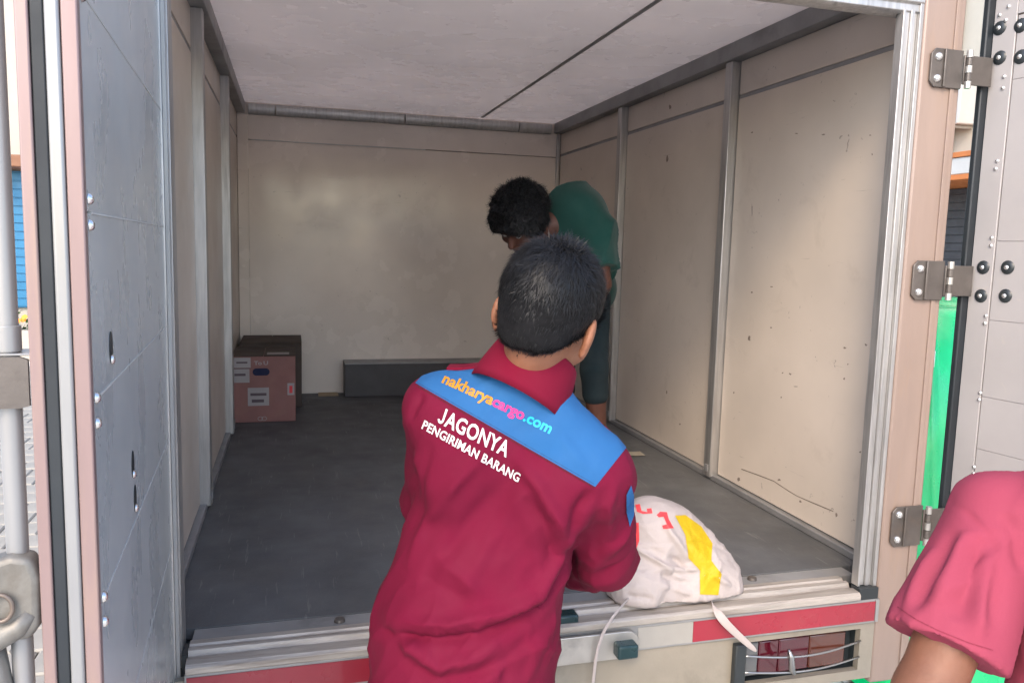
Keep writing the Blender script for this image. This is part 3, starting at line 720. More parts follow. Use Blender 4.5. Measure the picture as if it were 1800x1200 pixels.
def strap():
    V = []; F = []
    for i, y in enumerate(np.linspace(.5, 4.0, 40)):
        pts = []
        for z in (1.285, 1.345):
            r = tb.ray_cast(Vector((.9, y, z)), Vector((1, 0, 0)))
            pts.append((r[0].x - .008, y, z) if r[0] is not None else (1.6, y, z))
        V += pts
        if i: n = 2 * i; F.append((n - 2, n - 1, n + 1, n))
    o = mesh_obj('strap', V, F, M['strap'], troot, True); s = o.modifiers.new('s', 'SOLIDIFY'); s.thickness = .004
strap()
shop = empty('shop_building', (8.5, 8, 0), 'cream plastered shop with dark shutter and orange edged white canopy', 'building')
part('wall', (8.4, 0, 0), (14, 18, 7.5), 'plaster', .02, shop)
FX = 8.4
def ray_x(px, py): return onx(px, py, FX)
zA = ray_x(1675, 330)[2]; zB = ray_x(1675, 292)[2]; yv = ray_x(1675, 300)[1]
part('canopy', (FX - 1.0, yv - 4, zA + .05), (FX - .002, yv + 5, zB - .05), 'white', .01, shop)
part('canopy_edge', (FX - 1.02, yv - 4.02, zA - .02), (FX - .003, yv + 5.02, zA + .045), 'orange', .005, shop)
part('canopy_edge', (FX - 1.02, yv - 4.02, zB - .045), (FX - .003, yv + 5.02, zB + .02), 'orange', .005, shop)
sh = part('shutter', (FX - .06, yv - 3, .05), (FX - .002, yv + 4, zA - .03), 'shutter', .003, shop)
for k in range(22):
    z = .1 + k * (zA - .2) / 22; part('shutter_slat', (FX - .075, yv - 3, z), (FX - .061, yv + 4, z + (zA - .2) / 22 - .012), 'shutter', .003, sh)
for (py, dy) in ((192, 0), (150, 1.3)):
    c = ray_x(1680, py); ac = empty('air_conditioner', (FX - .2, c[1] + dy, c[2] - .28), 'white air conditioner unit on the cream shop wall, ' + ('lower one' if py > 170 else 'upper one'), 'air conditioner', 'units on the shop wall')
    part('casing', (FX - .33, c[1] + dy - .4, c[2] - .28), (FX - .03, c[1] + dy + .4, c[2] + .28), 'white', .02, ac)
    for r in (.06, .11, .16, .20): MB().tube([(FX - .336, c[1] + dy + .1 + r * math.cos(a), c[2] + r * math.sin(a)) for a in np.linspace(0, 6.2832, 28, endpoint=False)], .006, 6, True).build('fan_grille', M['dark'], ac)
    for s_ in (-.3, .3): part('bracket', (FX - .36, c[1] + dy + s_ - .02, c[2] - .32), (FX - .001, c[1] + dy + s_ + .02, c[2] - .285), 'steel', 0, ac)
c = ray_x(1673, 255); pp = MB().tube([(FX - .05, c[1], .1), (FX - .05, c[1], 7)], .045, 10).build('drain_pipe', M['shutter'], shop, smooth=True)

# left: house with blue shutter
house = empty('house', (-6, 11, 0), 'cream house with blue roller shutter and brown awning across the paving', 'building')
HY = 11.0
part('wall', (-14, HY, 0), (-2.6, HY + 6, 6), 'plaster', .02, house)
zb = ony(8, 540, HY)[2]; zt2 = ony(5, 300, HY)[2]; xb = ony(8, 450, HY)[0]
bs = part('blue_shutter', (xb - 2.2, HY - .05, zb), (xb + .35, HY - .001, zt2), 'blue', .004, house)
for k in range(16):
    z = zb + .02 + k * (zt2 - zb - .03) / 16; part('shutter_slat', (xb - 2.2, HY - .066, z), (xb + .35, HY - .051, z + (zt2 - zb) / 16 - .02), 'blue', .003, bs)
part('awning', (xb - 2.4, HY - .6, zt2 + .02), (xb + .5, HY - .001, zt2 + .18), mat('brown awning', (.22, .10, .05), .6), .01, house)
pl = empty('planter', (xb, HY - .7, 0), 'low cream planter with orange flowers in front of the house', 'planter')
zq = ony(15, 575, HY - .8)[2]
part('trough', (xb - 1.5, HY - .95, .0), (xb + .9, HY - .55, zq - .03), 'plaster', .02, pl)
lv = MB(); fl = MB()
for i in range(260):
    p = np.array([random.uniform(xb - 1.4, xb + .85), random.uniform(HY - .92, HY - .6), zq - .03 + random.random() ** 2 * .22]); A = frame_from(RNG.normal(size=3)); q = .05
    n = len(lv.V); lv.V += [p, p + A[:, 0] * q, p + A[:, 0] * q * 1.6 + A[:, 1] * q * .5, p + A[:, 1] * q]; lv.F.append([n, n + 1, n + 2, n + 3])
lv.build('foliage', M['leaf'], pl)
for i in range(24):
    p = np.array([random.uniform(xb - 1.3, xb + .8), HY - .95 + random.uniform(0, .1), zq + random.uniform(-.02, .15)]); MB().cyl(p, p + [0, -.03, .02], .012, .04, 7).build('flower', M['flower'], pl)
#==PEOPLE==
# ================================================================== people
def head_prims(c, A, neck, nr=.052, sc=1.0):
    """c: centre of the head, A: columns right/forward/up"""
    P = lambda x, y, z: c + A @ np.array([x, y, z]) * sc
    pr = [('e', P(0, -.014, .036), A, (.076, .094, .084), 0), ('e', P(0, .030, -.028), A, (.061, .062, .082), .03), ('e', P(0, .060, -.092), A, (.032, .026, .026), .03),
          ('c', P(0, .086, .012), P(0, .108, -.030), .008, .0135, .012), ('e', P(0, .088, -.062), A, (.024, .011, .010), .01)]
    for s in (-1, 1):
        pr.append(('e', P(s * .030, .085, .018), A, (.026, .010, .007), .012))
        pr.append(('e', P(s * .045, .060, -.035), A, (.022, .022, .022), .02))
        E = A @ np.array([[math.cos(.35), s * math.sin(.35) * 1, 0], [-s * math.sin(.35), math.cos(.35), 0], [0, 0, 1]]).T
        pr.append(('e', P(s * .082, -.008, -.008), E, (.0085, .019, .031), .006))
        pr.append(('e', P(s * .079, -.003, -.036), E, (.007, .010, .012), .006))
    if sc != 1.0: pr = [(q[0], q[1], q[2], tuple(r * sc for r in q[3]), q[4]) if q[0] == 'e' else (q[0], q[1], q[2], q[3] * sc, q[4] * sc, q[5]) for q in pr]
    pr.append(('c', P(0, -.022, -.055), neck, nr, nr * 1.08, .03))
    return pr

def hand_prims(wr, d, pn, side, curl=.6, s=1.0):
    """wr wrist, d pointing direction, pn palm normal, side +1 when the thumb lies along cross(d,pn)"""
    d = nrm(d); pn = nrm(pn - d * (pn @ d)); x = np.cross(d, pn) * side; pr = []
    pr.append(('f', wr + d * .02 * s, wr + d * .075 * s, .030 * s, .038 * s, pn, .42, .012))
    for k, (o, L) in enumerate(((.028, .070), (.010, .080), (-.009, .074), (-.027, .058))):
        p = wr + d * .088 * s + x * o * s; a = curl * .5; dirv = d * math.cos(a) + pn * math.sin(a)
        for j, f in enumerate((.45, .32, .26)):
            q = p + dirv * L * f * s; r = (.0088 - .0008 * j) * s; pr.append(('c', p, q, r, r - .0006, .004)); p = q; a += curl * .75; dirv = d * math.cos(a) + pn * math.sin(a)
    p = wr + d * .032 * s + x * .030 * s; dirv = nrm(d * .55 + x * .7 + pn * .35)
    for j, L in enumerate((.042, .034)):
        q = p + dirv * L * s; pr.append(('c', p, q, (.0115 - .001 * j) * s, .0095 * s, .006)); p = q; dirv = nrm(d * .8 + x * .15 + pn * .5)
    return pr

def foot_prims(ank, d, s=1.0):
    d = nrm(d); g = np.array([ank[0], ank[1], ank[2] - .055]); return [('c', ank, g - d * .03, .04 * s, .036 * s, .02), ('c', g - d * .03, g + d * .15, .036 * s, .030 * s, .03)]

def strands(name, c, A, V0, N0, n, L, mat_, parent, curl=0.0, crown=(.012, -.055, .10), lift=.35, wid=.0016, seed=1, zr=(-.08, .12)):
    """short hair as thin tapered ribbons growing from the scalp cap (V0, N0), combed away from the crown"""
    rg = np.random.default_rng(seed); V = []; F = []; idx = rg.integers(0, len(V0), n); loc = (V0 - c) @ A; nl = N0 @ A; cr = np.array(crown)
    for i in idx:
        p = loc[i]; nn = nl[i]; t = p - cr; t = t - nn * (t @ nn) + rg.normal(size=3) * .012; t = nrm(t); side = np.cross(nn, t)
        hgt = float(np.clip((p[2] - zr[0]) / (zr[1] - zr[0]), 0, 1)); ln = (L[0] + (L[1] - L[0]) * hgt ** 1.5) * rg.uniform(.7, 1.3)
        clump = noise.noise(Vector(p * 55)) * .9
        dirv = nrm(t + nn * (lift * (.4 + 1.1 * hgt) + rg.normal() * .12) + side * (clump * hgt + rg.normal() * .25)); w_ = nrm(np.cross(dirv, nn)) * wid * rg.uniform(.7, 1.3)
        m = len(V); S_ = 4; ph = rg.uniform(0, 6.28); bx = nrm(np.cross(dirv, w_)); p = p - nn * .002
        for j in range(S_ + 1):
            u = j / S_; pt = p + dirv * ln * u - nn * ln * .40 * u * u * (1 if curl == 0 else .2)
            if curl: pt = pt + curl * (bx * math.sin(ph + u * 7) + nrm(w_) * math.cos(ph + u * 7)) * u
            ww = w_ * (1 - u * .85)
            V.append(c + A @ (pt - ww)); V.append(c + A @ (pt + ww))
        for j in range(S_): F.append((m + 2 * j, m + 2 * j + 1, m + 2 * j + 3, m + 2 * j + 2))
    return mesh_obj(name, V, F, mat_, parent, True)

def head_axes(fwd_bearing, pitch, roll):
    b, p, r = map(math.radians, (fwd_bearing, pitch, roll))
    f = np.array([math.sin(b) * math.cos(p), math.cos(b) * math.cos(p), math.sin(p)]); x = nrm(np.cross(f, (0, 0, 1))); u = np.cross(x, f)
    x2 = x * math.cos(r) - u * math.sin(r); u2 = u * math.cos(r) + x * math.sin(r); return np.stack([x2, f, u2], 1)

def eyes(c, A, parent, m='eye'):
    for s in (-1, 1):
        V, F = sdf([('e', c + A @ np.array([s * .030, .078, .002]), A, (.012, .012, .0085), 0)], .003); e = mesh_obj('eye', V, F, M[m], parent, True)

# ------------------------------------------------------------------ man in the crimson work shirt
def worker():
    feet = at(815, 1200, 1.46); root = empty('person', (feet[0], feet[1], 0), 'person in crimson work shirt with blue yoke leaning over the truck sill', 'person')
    Ls, Rs = at(772, 724, 1.46), at(1050, 836, 1.43)
    U = nrm(Rs - Ls); view = nrm(raydir(900, 800)); B = nrm(view - U * (view @ U))
    C7 = at(928, 672, 1.44)
    Lel, Lwr = at(756, 880, 1.62), at(885, 985, 1.90)
    Rel, Rwr = at(1066, 984, 1.585), at(1004, 1004, 1.86)
    hipc = at(811, 1215, 1.50); hx = nrm(np.array([U[0], U[1], 0]))
    # shirt
    pr = [('f', at(900, 800, 1.50), at(848, 985, 1.49), .158, .150, B, .66, 0),
          ('f', at(848, 985, 1.49), at(818, 1110, 1.49), .150, .158, B, .66, .05),
          ('f', at(818, 1110, 1.49), at(806, 1345, 1.50),   .166, .190, B, .70, .05),
          ('c', Ls, Rs, .060, .060, .05),
          ('c', at(800, 706, 1.45), at(928, 694, 1.435), .050, .054, .05), ('c', at(928, 694, 1.435), at(1030, 808, 1.43), .054, .053, .05),
          ('e', at(815, 800, 1.42), np.stack([U, B, np.cross(U, B)], 1), (.075, .055, .10), .06),
          ('e', at(985, 850, 1.41), np.stack([U, B, np.cross(U, B)], 1), (.075, .055, .10), .06),
          ('c', Ls, Lel, .060, .052, .035), ('c', Lel, Lwr, .050, .038, .03),
          ('c', Rs, Rel, .062, .058, .03), ('c', Rel, Rwr, .055, .040, .02)]
    cuts = [(at(808, 1285, 1.5), (0, 0, -1)), (Lwr, nrm(Lwr - Lel)), (Rwr, nrm(Rwr - Rel))]
    cuts[1] = (Lwr, nrm(Lwr - Lel)); 
    def fn(X, F):
        F = F.copy()
        for w_, e_ in ((Lwr, Lel), (Rwr, Rel)):
            d = nrm(w_ - e_); q = X - w_; al = q @ d; ra = np.linalg.norm(q - al[..., None] * d, axis=-1)
            m = (ra < .075) & (al > -.08); F[m] = np.maximum(F[m], al[m])
        return F
    V, F = sdf(pr, .0055, cut=[(at(808, 1320, 1.5), (0, 0, -1))], fn=fn)
    N = vnormals(V, F); bv = bvh_of(V, F)
    folds = [([(1010, 925), (985, 975), (945, 1045), (880, 1078), (800, 1098), (735, 1096), (668, 1070)], .012, .017),
             ([(1000, 985), (955, 1062), (890, 1098), (800, 1118), (720, 1118), (660, 1100)], -.013, .016),
             ([(690, 1095), (712, 1128), (772, 1172), (830, 1158), (880, 1130)], .010, .014), ([(700, 1150), (760, 1196), (840, 1185), (900, 1150)], -.008, .014),
             ([(862, 790), (800, 850), (752, 915), (712, 1000)], .007, .013), ([(905, 835), (840, 900), (775, 985), (720, 1050)], -.005, .020),
             ([(930, 850), (880, 920), (830, 1010), (800, 1060)], .005, .018),
             ([(900, 800), (950, 855), (985, 915), (1000, 950)], .010, .014), ([(925, 870), (955, 925), (975, 985)], -.010, .016), ([(1040, 860), (1015, 900), (1002, 945)], -.010, .013),
             ([(745, 690), (722, 740), (712, 800)], -.006, .012), ([(738, 800), (720, 860), (706, 930)], .006, .013), ([(760, 780), (742, 850), (722, 930)], -.005, .012),
             ([(1085, 840), (1070, 890), (1075, 950)], .006, .012), ([(1060, 860), (1045, 920), (1050, 985)], -.005, .012), ([(1112, 900), (1080, 960), (1030, 1000)], .006, .011), ([(1110, 950), (1070, 1000), (1010, 1025)], -.006, .011),
             ([(760, 980), (810, 1010), (850, 1050)], .006, .014), ([(740, 1010), (790, 1040), (830, 1065)], -.006, .013), ([(980, 1080), (950, 1130), (930, 1200)], .006, .016), ([(940, 1110), (900, 1150), (880, 1210)], -.005, .016),
             ([(870, 690), (860, 720), (850, 740)], .0025, .008), ([(905, 700), (890, 730)], -.002, .008), ([(980, 760), (1010, 800), (1030, 830)], .003, .012)]
    V = apply_folds(V, N, folds, bv)
    N = vnormals(V, F); V = cloth_noise(V, N, .003, 9, 3.1, (1, 1, .7)); N = vnormals(V, F)
    low = np.clip((1.30 - V[:, 2]) / .25, 0.25, 1); V = creases(V, N, .009, 9, nrm(U + np.array([0, 0, .9])), low, 2.0); N = vnormals(V, F); V = creases(V, N, .0032, 22, nrm(U * .6 + np.array([0, 0, 1.])), low, 5.0)
    # cut the yoke out of the shirt
    me = bpy.data.meshes.new('shirt'); me.from_pydata(V.tolist(), [], F.tolist()); bm = bmesh.new(); bm.from_mesh(me)
    def plane(p, q): n = np.cross(raydir(*p), raydir(*q)); return nrm(n)
    low = plane((728, 672), (1046, 855)); rgt = plane((1046, 855), (1096, 792)); lft = plane((728, 676), (798, 600))
    ins = raydir(900, 720)
    P3 = []
    for n_ in (low, rgt, lft): P3.append((CAM, n_ if n_ @ ins > 0 else -n_))
    P3.append((C7 + B * .030, -B)); P3.append((at(850, 900, 1.4), np.array([0, 0, 1.])))
    for co, no in P3: bmesh.ops.bisect_plane(bm, geom=bm.verts[:] + bm.edges[:] + bm.faces[:], plane_co=co, plane_no=no, dist=1e-5)
    def inside(c): return all((np.array(c) - co) @ no > 0 for co, no in P3)
    bm.verts.index_update(); VV = np.array([v.co[:] for v in bm.verts]); yk, sh = [], []
    for f in bm.faces: (yk if inside(f.calc_center_median()) else sh).append([v.index for v in f.verts])
    bm.normal_update(); NN = np.array([v.normal[:] for v in bm.verts]); bm.free()
    def sub(fs, V_):
        u = sorted({i for f in fs for i in f}); mp = {a: i for i, a in enumerate(u)}; return V_[u], [[mp[i] for i in f] for f in fs]
    shirt = mesh_obj('shirt', *sub(sh, VV), M['crimson'], root, True)
    yoke = mesh_obj('yoke', *sub(yk, VV + NN * .0012), M['yoke'], shirt, True); yoke['label'] = 'bright blue yoke across the shoulders'
    bv = bvh_of(VV + NN * .0012, yk + sh)
    # lettering on the back
    def line(name, body, p0, p1, up, mt, bold=.02, spacing=1.05, bow=0.0, sub_=None):
        """body runs from pixel p0 to p1 along its base line; up is the pixel vector of one cap height"""
        full = text2d(body, spacing, bold)
        if body[0] == 'J':
            rest = text2d(body[1:], spacing, bold); Vr = rest[0].copy(); Vr[:, 0] += .50 - Vr[:, 0].min()
            arc = lambda r, a0, a1: [(.21 + r * math.cos(a), .20 + r * math.sin(a)) for a in np.linspace(a0, a1, 12)]
            jp = [(.28, .73), (.42, .73)] + arc(.21, 0, -math.pi * .93) + arc(.085, -math.pi * .9, 0); Vj, Fj = poly2d(jp)
            full = (np.concatenate([Vr, Vj]), rest[1] + [[k + len(Vr) for k in f] for f in Fj])
        wd = full[0][:, 0].max(); x0 = full[0][:, 0].min()
        p0, p1, up = map(np.array, (p0, p1, up))
        def mp(x, y):
            t = (x - x0) / (wd - x0); q = p0 + (p1 - p0) * t + up * (y / .72) + np.array([0, bow * 4 * t * (1 - t)]); return q
        segs = sub_ or [(0, 1e9, mt)]
        for a, b_, m_ in segs:
            Vt, Ft = full; Fk = [f for f in Ft if a <= np.mean([Vt[i][0] for i in f]) < b_]
            decal(name, Vt, Fk, mp, bv, M[m_], shirt, .0008)
    tw = lambda s_: text2d(s_, 1.0, .03)[0][:, 0].max()
    a, b_ = tw('nakharya'), tw('nakharyacargo')
    line('back_lettering', 'nakharyacargo.com', (776, 672), (966, 762), (9, -17), None, .03, 1.0, -2, [(0, a + .02, 'thread_y'), (a + .02, b_ + .02, 'thread_m'), (b_ + .02, 1e9, 'thread_c')])
    line('back_lettering', 'JAGONYA', (768, 741), (890, 803), (9, -26), 'thread_w', .022, 1.04, 0)
    line('back_lettering', 'PENGIRIMAN BARANG', (741, 752), (911, 847), (6, -14.5), 'thread_w', .024, 1.04, 0)
    for off, m_ in ((-3.2, 'yoke_seam'), (3.0, 'crimson_seam')):
        poly = []
        for sgn_ in (1, -1):
            pts_ = [(733 + (1044 - 733) * t, 675 + (853 - 675) * t + off + sgn_ * .9) for t in np.linspace(0, 1, 24)]; poly += pts_ if sgn_ == 1 else pts_[::-1]
        decal('seam', *poly2d(poly), lambda x, y: (x, y), bv, M[m_], shirt, .0006)
    # collar: folded band round the neck, open at the front
    HS = 1.06; hc = at(961, 560, 1.405); HA = head_axes(36, -13, 13)
    nb = C7 + nrm(hc - C7) * .0 ; nax = nrm(at(972, 590, 1.452) - C7); cx = nrm(U - nax * (U @ nax)); cy = np.cross(nax, cx)
    Vc, Fc = [], []; n = 44; prof = [(.0975, -.066), (.0890, -.008), (.0810, .030), (.0765, .042), (.0735, .0425), (.073, .026), (.082, -.04)]
    cc = at(935, 648, 1.437)
    for i in range(n):
        a_ = math.radians(-90 + (-150 + 300 * i / (n - 1)))
        for k, (r, z) in enumerate(prof):
            bk = max(0, -math.sin(a_)); zz = z - .012 * (1 - bk)
            Vc.append(cc + cx * r * 1.0 * math.cos(a_) + cy * r * .95 * math.sin(a_) + nax * zz)
    l = len(prof)
    for i in range(n - 1):
        for k in range(l): Fc.append((i * l + k, i * l + (k + 1) % l, (i + 1) * l + (k + 1) % l, (i + 1) * l + k))
    Fc += [tuple(range(l)), tuple(range((n - 1) * l, n * l))[::-1]]
    col = mesh_obj('collar', Vc, Fc, M['crimson2'], shirt, True); s_ = col.modifiers.new('s', 'SUBSURF'); s_.levels = 1; s_.render_levels = 1
    # shoulder straps
    for pts in ([(1030, 742, .0), (1062, 760, 0), (1090, 790, 0)], [(840, 612, 0), (812, 606, 0), (785, 612, 0)]):
        Ws = []
        for px, py, _ in pts:
            p = None
            for dy in range(0, 60, 3):
                p = hit(bv, px, py + dy)
                if p is not None: break
            if p is not None: Ws.append(p)
        if len(Ws) == 3:
            mb = MB(); e = MB(); A0 = nrm(Ws[2] - Ws[0]); up = np.array([0, 0, 1.]); side = nrm(np.cross(A0, up))
            for i in range(2):
                c0 = (Ws[i] + Ws[i + 1]) / 2 + B * .034 + up * .010; d0 = nrm(Ws[i + 1] - Ws[i]); n0 = nrm(np.cross(side, d0)); n0 = n0 if n0[2] > 0 else -n0
                mb.box(c0, (np.linalg.norm(Ws[i + 1] - Ws[i]) + .004,   .046, .007), np.stack([d0, nrm(np.cross(n0, d0)), n0], 1))
            mb.build('shoulder_strap', M['crimson2'], shirt, .002)
    # sleeve badge
    for poly, m_ in (([(1100, 868), (1108, 852), (1113, 870), (1113, 905), (1106, 925), (1100, 900)], 'yoke'),):
        decal('sleeve_badge', *poly2d(poly), lambda x, y: (x, y), bv, M[m_], shirt, .002)
    # body
    body = head_prims(hc, HA, cc - nax * .05 + B * .030, .048, HS)
    body += [('c', C7 + B * .06, at(905, 860, 1.50), .05, .085, .04), ('f', at(900, 820, 1.51), at(815, 1200, 1.50), .125, .12, B, .6, .05), ('c', Ls, Rs, .042, .042, .04),
             ('c', Ls, Lel, .045, .038, .03), ('c', Lel, Lwr + nrm(Lwr - Lel) * .03, .037, .026, .02), ('c', Rs, Rel, .046, .040, .03), ('c', Rel, Rwr + nrm(Rwr - Rel) * .03, .038, .026, .02)]
    kn, an = [], []
    for s, st in ((-1, .0), (1, .10)):
        hp = hipc + hx * s * .085; k = np.array([hp[0] + hx[0] * s * .02, hp[1] + .05 + st, .50]); a_ = np.array([k[0], k[1] - .06, .085]); kn.append((hp, k)); an.append(a_)
        body += [('c', hp, k, .078, .052, .04), ('c', k, a_, .050, .034, .02)] + foot_prims(a_, np.array([.15 * s, 1, 0]))
    dL = nrm(np.array([.35, 1, -.15])); body += hand_prims(Lwr + nrm(Lwr - Lel) * .02, dL, np.array([.3, -.1, -1]), -1, .7) + hand_prims(Rwr + nrm(Rwr - Rel) * .02, nrm(np.array([.75, .6, .05])), np.array([.5, -.5, -.6]), 1, .8)
    V, F = sdf(body, .0048); V0b, N0b = V, vnormals(V, F); bo = mesh_obj('body', V, F, M['skin'], root, True); eyes(hc, HA, bo)
    tr = []
    for (hp, k), a_ in zip(kn, an): tr += [('c', hp + [0, 0, -.03], k, .088, .078, .05), ('c', k, a_ + [0, 0, .01], .076, .062, .03)]
    tr.append(('f', hipc + [0, 0, .02], hipc + [0, 0, -.06], .140, .145, B, .62, .05))
    V, F = sdf(tr, .009, cut=[((0, 0, .06), (0, 0, -1))]); N = vnormals(V, F); mesh_obj('trousers', cloth_noise(V, N, .006, 9, 5), F, M['trousers'], root, True)
    for a_ in an:
        V, F = sdf([('c', a_ + [0, -.03, -.035], a_ + [.02, .15, -.048], .046, .038, 0), ('c', a_ + [0, -.03, -.03], a_, .045, .045, .03)], .006, cut=[((0, 0, .002), (0, 0, -1))]); mesh_obj('shoe', V, F, M['shoe'], root, True)
    bV, bN = V0b, N0b
    # hair: scalp cap plus strands
    P = lambda x, y, z: hc + HA @ np.array([x, y, z]) * HS
    def hfn(X, F):
        q = (X - hc) @ HA / HS; z = q[..., 2]; y = q[..., 1]
        lim = np.where(y < .03, -.064 + np.maximum(0, y + .075) * .85, .022 + (y - .03) * 1.6); return np.maximum(F, (lim - z) * .7)
    V, F = sdf([('e', P(0, -.014, .040), HA, tuple(np.array((.0855, .103, .093)) * HS), 0), ('e', P(0, -.038, -.030), HA, (.061, .061, .066), .03)], .004, fn=hfn)
    N = vnormals(V, F); V = cloth_noise(V, N, .003, 40, 2); hcap = mesh_obj('hair', V, F, M['scalp'], root, True)
    strands('hair_strands', hc, HA, V, N, 42000, (.015, .034), M['hair'], hcap, seed=3, wid=.00065, lift=.20)
    ql = (bV - hc) @ HA / HS; lim = np.where(ql[:, 1] < .03, -.064 + np.maximum(0, ql[:, 1] + .075) * .85, 9); m = (ql[:, 2] < lim + .004) & (ql[:, 2] > lim - .020) & (np.abs(ql[:, 0]) < .072) & (np.linalg.norm(ql[:, :2], axis=1) < .11)
    if m.sum() > 50:
        pr_ = np.clip(1 - (lim[m] - ql[m][:, 2]) / .022, 0.02, 1) ** 2; pick = RNG.choice(np.nonzero(m)[0], 2600, p=pr_ / pr_.sum()); jit = RNG.normal(size=(2600, 3)) * .002
        strands('hair_strands', hc, HA, bV[pick] + jit, bN[pick], 2600, (.006, .007), M['hair'], hcap, seed=11, wid=.0005, lift=.10)
    return root
worker()

# ------------------------------------------------------------------ person in the pink T-shirt, at the right
def pink_person():
    sh = at(1752, 902, 1.14); el = at(1628, 1222, 1.08); wr = at(1560, 1320, 1.28)
    view = nrm(np.array([.75, .62, 0])); rt = nrm(np.array([.74, -.67, 0]))
    tc = sh + rt * .205; sh2 = sh + rt * .40 + np.array([0, 0, .0]); g = np.array([tc[0], tc[1], 0])
    root = empty('person', tuple(g), 'person in pink T-shirt standing beside the open right door', 'person')
    B = nrm(np.cross(rt, (0, 0, 1)))
    neck = tc + np.array([0, 0, .085]) - B * 0
    d = nrm(el - sh); hem = at(1676, 1128, 1.10); hem = sh + d * (np.linalg.norm(hem - sh) + .012)
    pr = [('f', tc + [0, 0, -.04], tc + [0, 0, -.30], .158, .155, B, .62, 0), ('f', tc + [0, 0, -.30], tc + [0, 0, -.62], .165, .178, B, .64, .05), ('c', sh, tc + [0, 0, .045], .058, .060, .06), ('c', sh2, tc + [0, 0, .045], .058, .060, .06)]
    sl = [('c', sh, hem + d * .08, .060, .086, .012)]
    d2 = nrm(np.array([.25, -.1, -1])); sl2 = [('c', sh2, sh2 + d2 * .32, .060, .082, .035)]
    def fn(X, F):
        F = F.copy()
        for o, dd_, rr in ((hem, d, .12), (sh2 + d2 * .22, d2, .11)):
            q = X - o; al = q @ dd_; ra = np.linalg.norm(q - al[..., None] * dd_, axis=-1); m = (ra < rr) & (al > -.05) & (al < .2); F[m] = np.maximum(F[m], al[m])
        return F
    V, F = sdf(pr + sl + sl2, .0055, cut=[(tc + [0, 0, -.60], (0, 0, -1))], fn=fn)
    N = vnormals(V, F); bv = bvh_of(V, F)
    folds = [([(1755, 930), (1745, 1010), (1742, 1100), (1745, 1200)], -.006, .014), ([(1700, 930), (1668, 1000), (1640, 1060), (1610, 1130)], .008, .013), ([(1680, 930), (1640, 1010), (1606, 1075)], -.007, .014),
             ([(1730, 940), (1712, 1010), (1680, 1090), (1660, 1150)], -.008, .015), ([(1745, 960), (1728, 1040), (1712, 1130), (1705, 1170)], .008, .013), ([(1775, 900), (1785, 960), (1800, 1010)], -.006, .013), ([(1668, 880), (1705, 905), (1745, 950)], -.003, .005),
             ([(1640, 960), (1612, 1020), (1592, 1080)], .005, .012)]
    V = apply_folds(V, N, folds, bv); N = vnormals(V, F); V = creases(V, N, .006, 8, d, None, 3.0); N = vnormals(V, F); V = creases(V, N, .0018, 22, d, None, 8.0)
    shirt = mesh_obj('t_shirt', V, F, M['pink'], root, True); V_s, F_s = V, F
    # hem bands of the sleeve
    A = frame_from(d); mb = MB(); R = .0815
    for o_, dd_, r_ in ((hem, d, .0835),):
        pts = []
        A = frame_from(dd_)
    hc = tc + np.array([0, 0, .235]) + B * -.03; HA = head_axes(50, -5, 0)
    body = head_prims(hc, HA, tc + [0, 0, .05], .054)
    body += [('c', tc + [0, 0, .05], tc + [0, 0, -.1], .055, .065, .03), ('f', tc + [0, 0, -.08], tc + [0, 0, -.60], .105, .10, B, .6, .05), ('c', sh, sh2, .045, .045, .04), ('c', sh, el, .048, .041, .03), ('c', el, wr, .040, .027, .02)]
    el2 = sh2 + d2 * .29; wr2 = el2 + nrm(np.array([.15, .35, -1])) * .24
    body += [('c', sh2, el2, .048, .040, .03), ('c', el2, wr2, .040, .027, .02)] + hand_prims(wr2, np.array([.1, .3, -1]), np.array([-1, 0, 0]), 1, .5) + hand_prims(wr, nrm(wr - el), np.array([.6, -.3, -.5]), 1, .6)
    an = []; tr = []
    for s in (-1, 1):
        hp = tc + rt * s * .085 + np.array([0, 0, -.55]); k = np.array([hp[0], hp[1], .46]); a_ = np.array([hp[0] + rt[0] * s * .01, hp[1] - .02, .08]); an.append(a_)
        body += [('c', hp, k, .08, .052, .04), ('c', k, a_, .05, .034, .02)] + foot_prims(a_, np.array([.5, .8, 0])); tr += [('c', hp + [0, 0, .06], k, .10, .078, .05), ('c', k, a_ + [0, 0, .0], .076, .06, .03)]
    tr.append(('f', tc + [0, 0, -.56], tc + [0, 0, -.60], .13, .13, B, .6, .04))
    V, F = sdf(body, .006); bo = mesh_obj('body', V, F, M['skin2'], root, True); eyes(hc, HA, bo)
    V, F = sdf(tr, .010, cut=[((0, 0, .055), (0, 0, -1))]); mesh_obj('trousers', V, F, M['trousers'], root, True)
    for a_ in an:
        V, F = sdf([('c', a_ + [-.02, -.03, -.035], a_ + [.08, .13, -.045], .046, .038, 0), ('c', a_ + [0, -.03, -.03], a_, .045, .045, .03)], .008, cut=[((0, 0, .002), (0, 0, -1))]); mesh_obj('shoe', V, F, M['shoe'], root, True)
    def hfn(X, F):
        q = (X - hc) @ HA; z = q[..., 2]; y = q[..., 1]; lim = np.where(y < .03, -.07 + np.maximum(0, y + .075) * .9, .022 + (y - .03) * 1.4); return np.maximum(F, (lim - z) * .7)
    V, F = sdf([('e', hc + HA @ np.array([0, -.014, .042]), HA, (.083, .101, .092), 0)], .005, fn=hfn); hcap = mesh_obj('hair', cloth_noise(V, vnormals(V, F), .004, 40), F, M['scalp'], root, True); strands('hair_strands', hc, HA, V, vnormals(V, F), 14000, (.014, .030), M['hair'], hcap, seed=21, wid=.0011, lift=.22)
    ln = [(1578, 1066), (1610, 1088), (1650, 1108), (1700, 1128), (1745, 1142)]; ln = [(np.interp(t, range(5), [q[0] for q in ln]), np.interp(t, range(5), [q[1] for q in ln])) for t in np.linspace(0, 4, 24)]
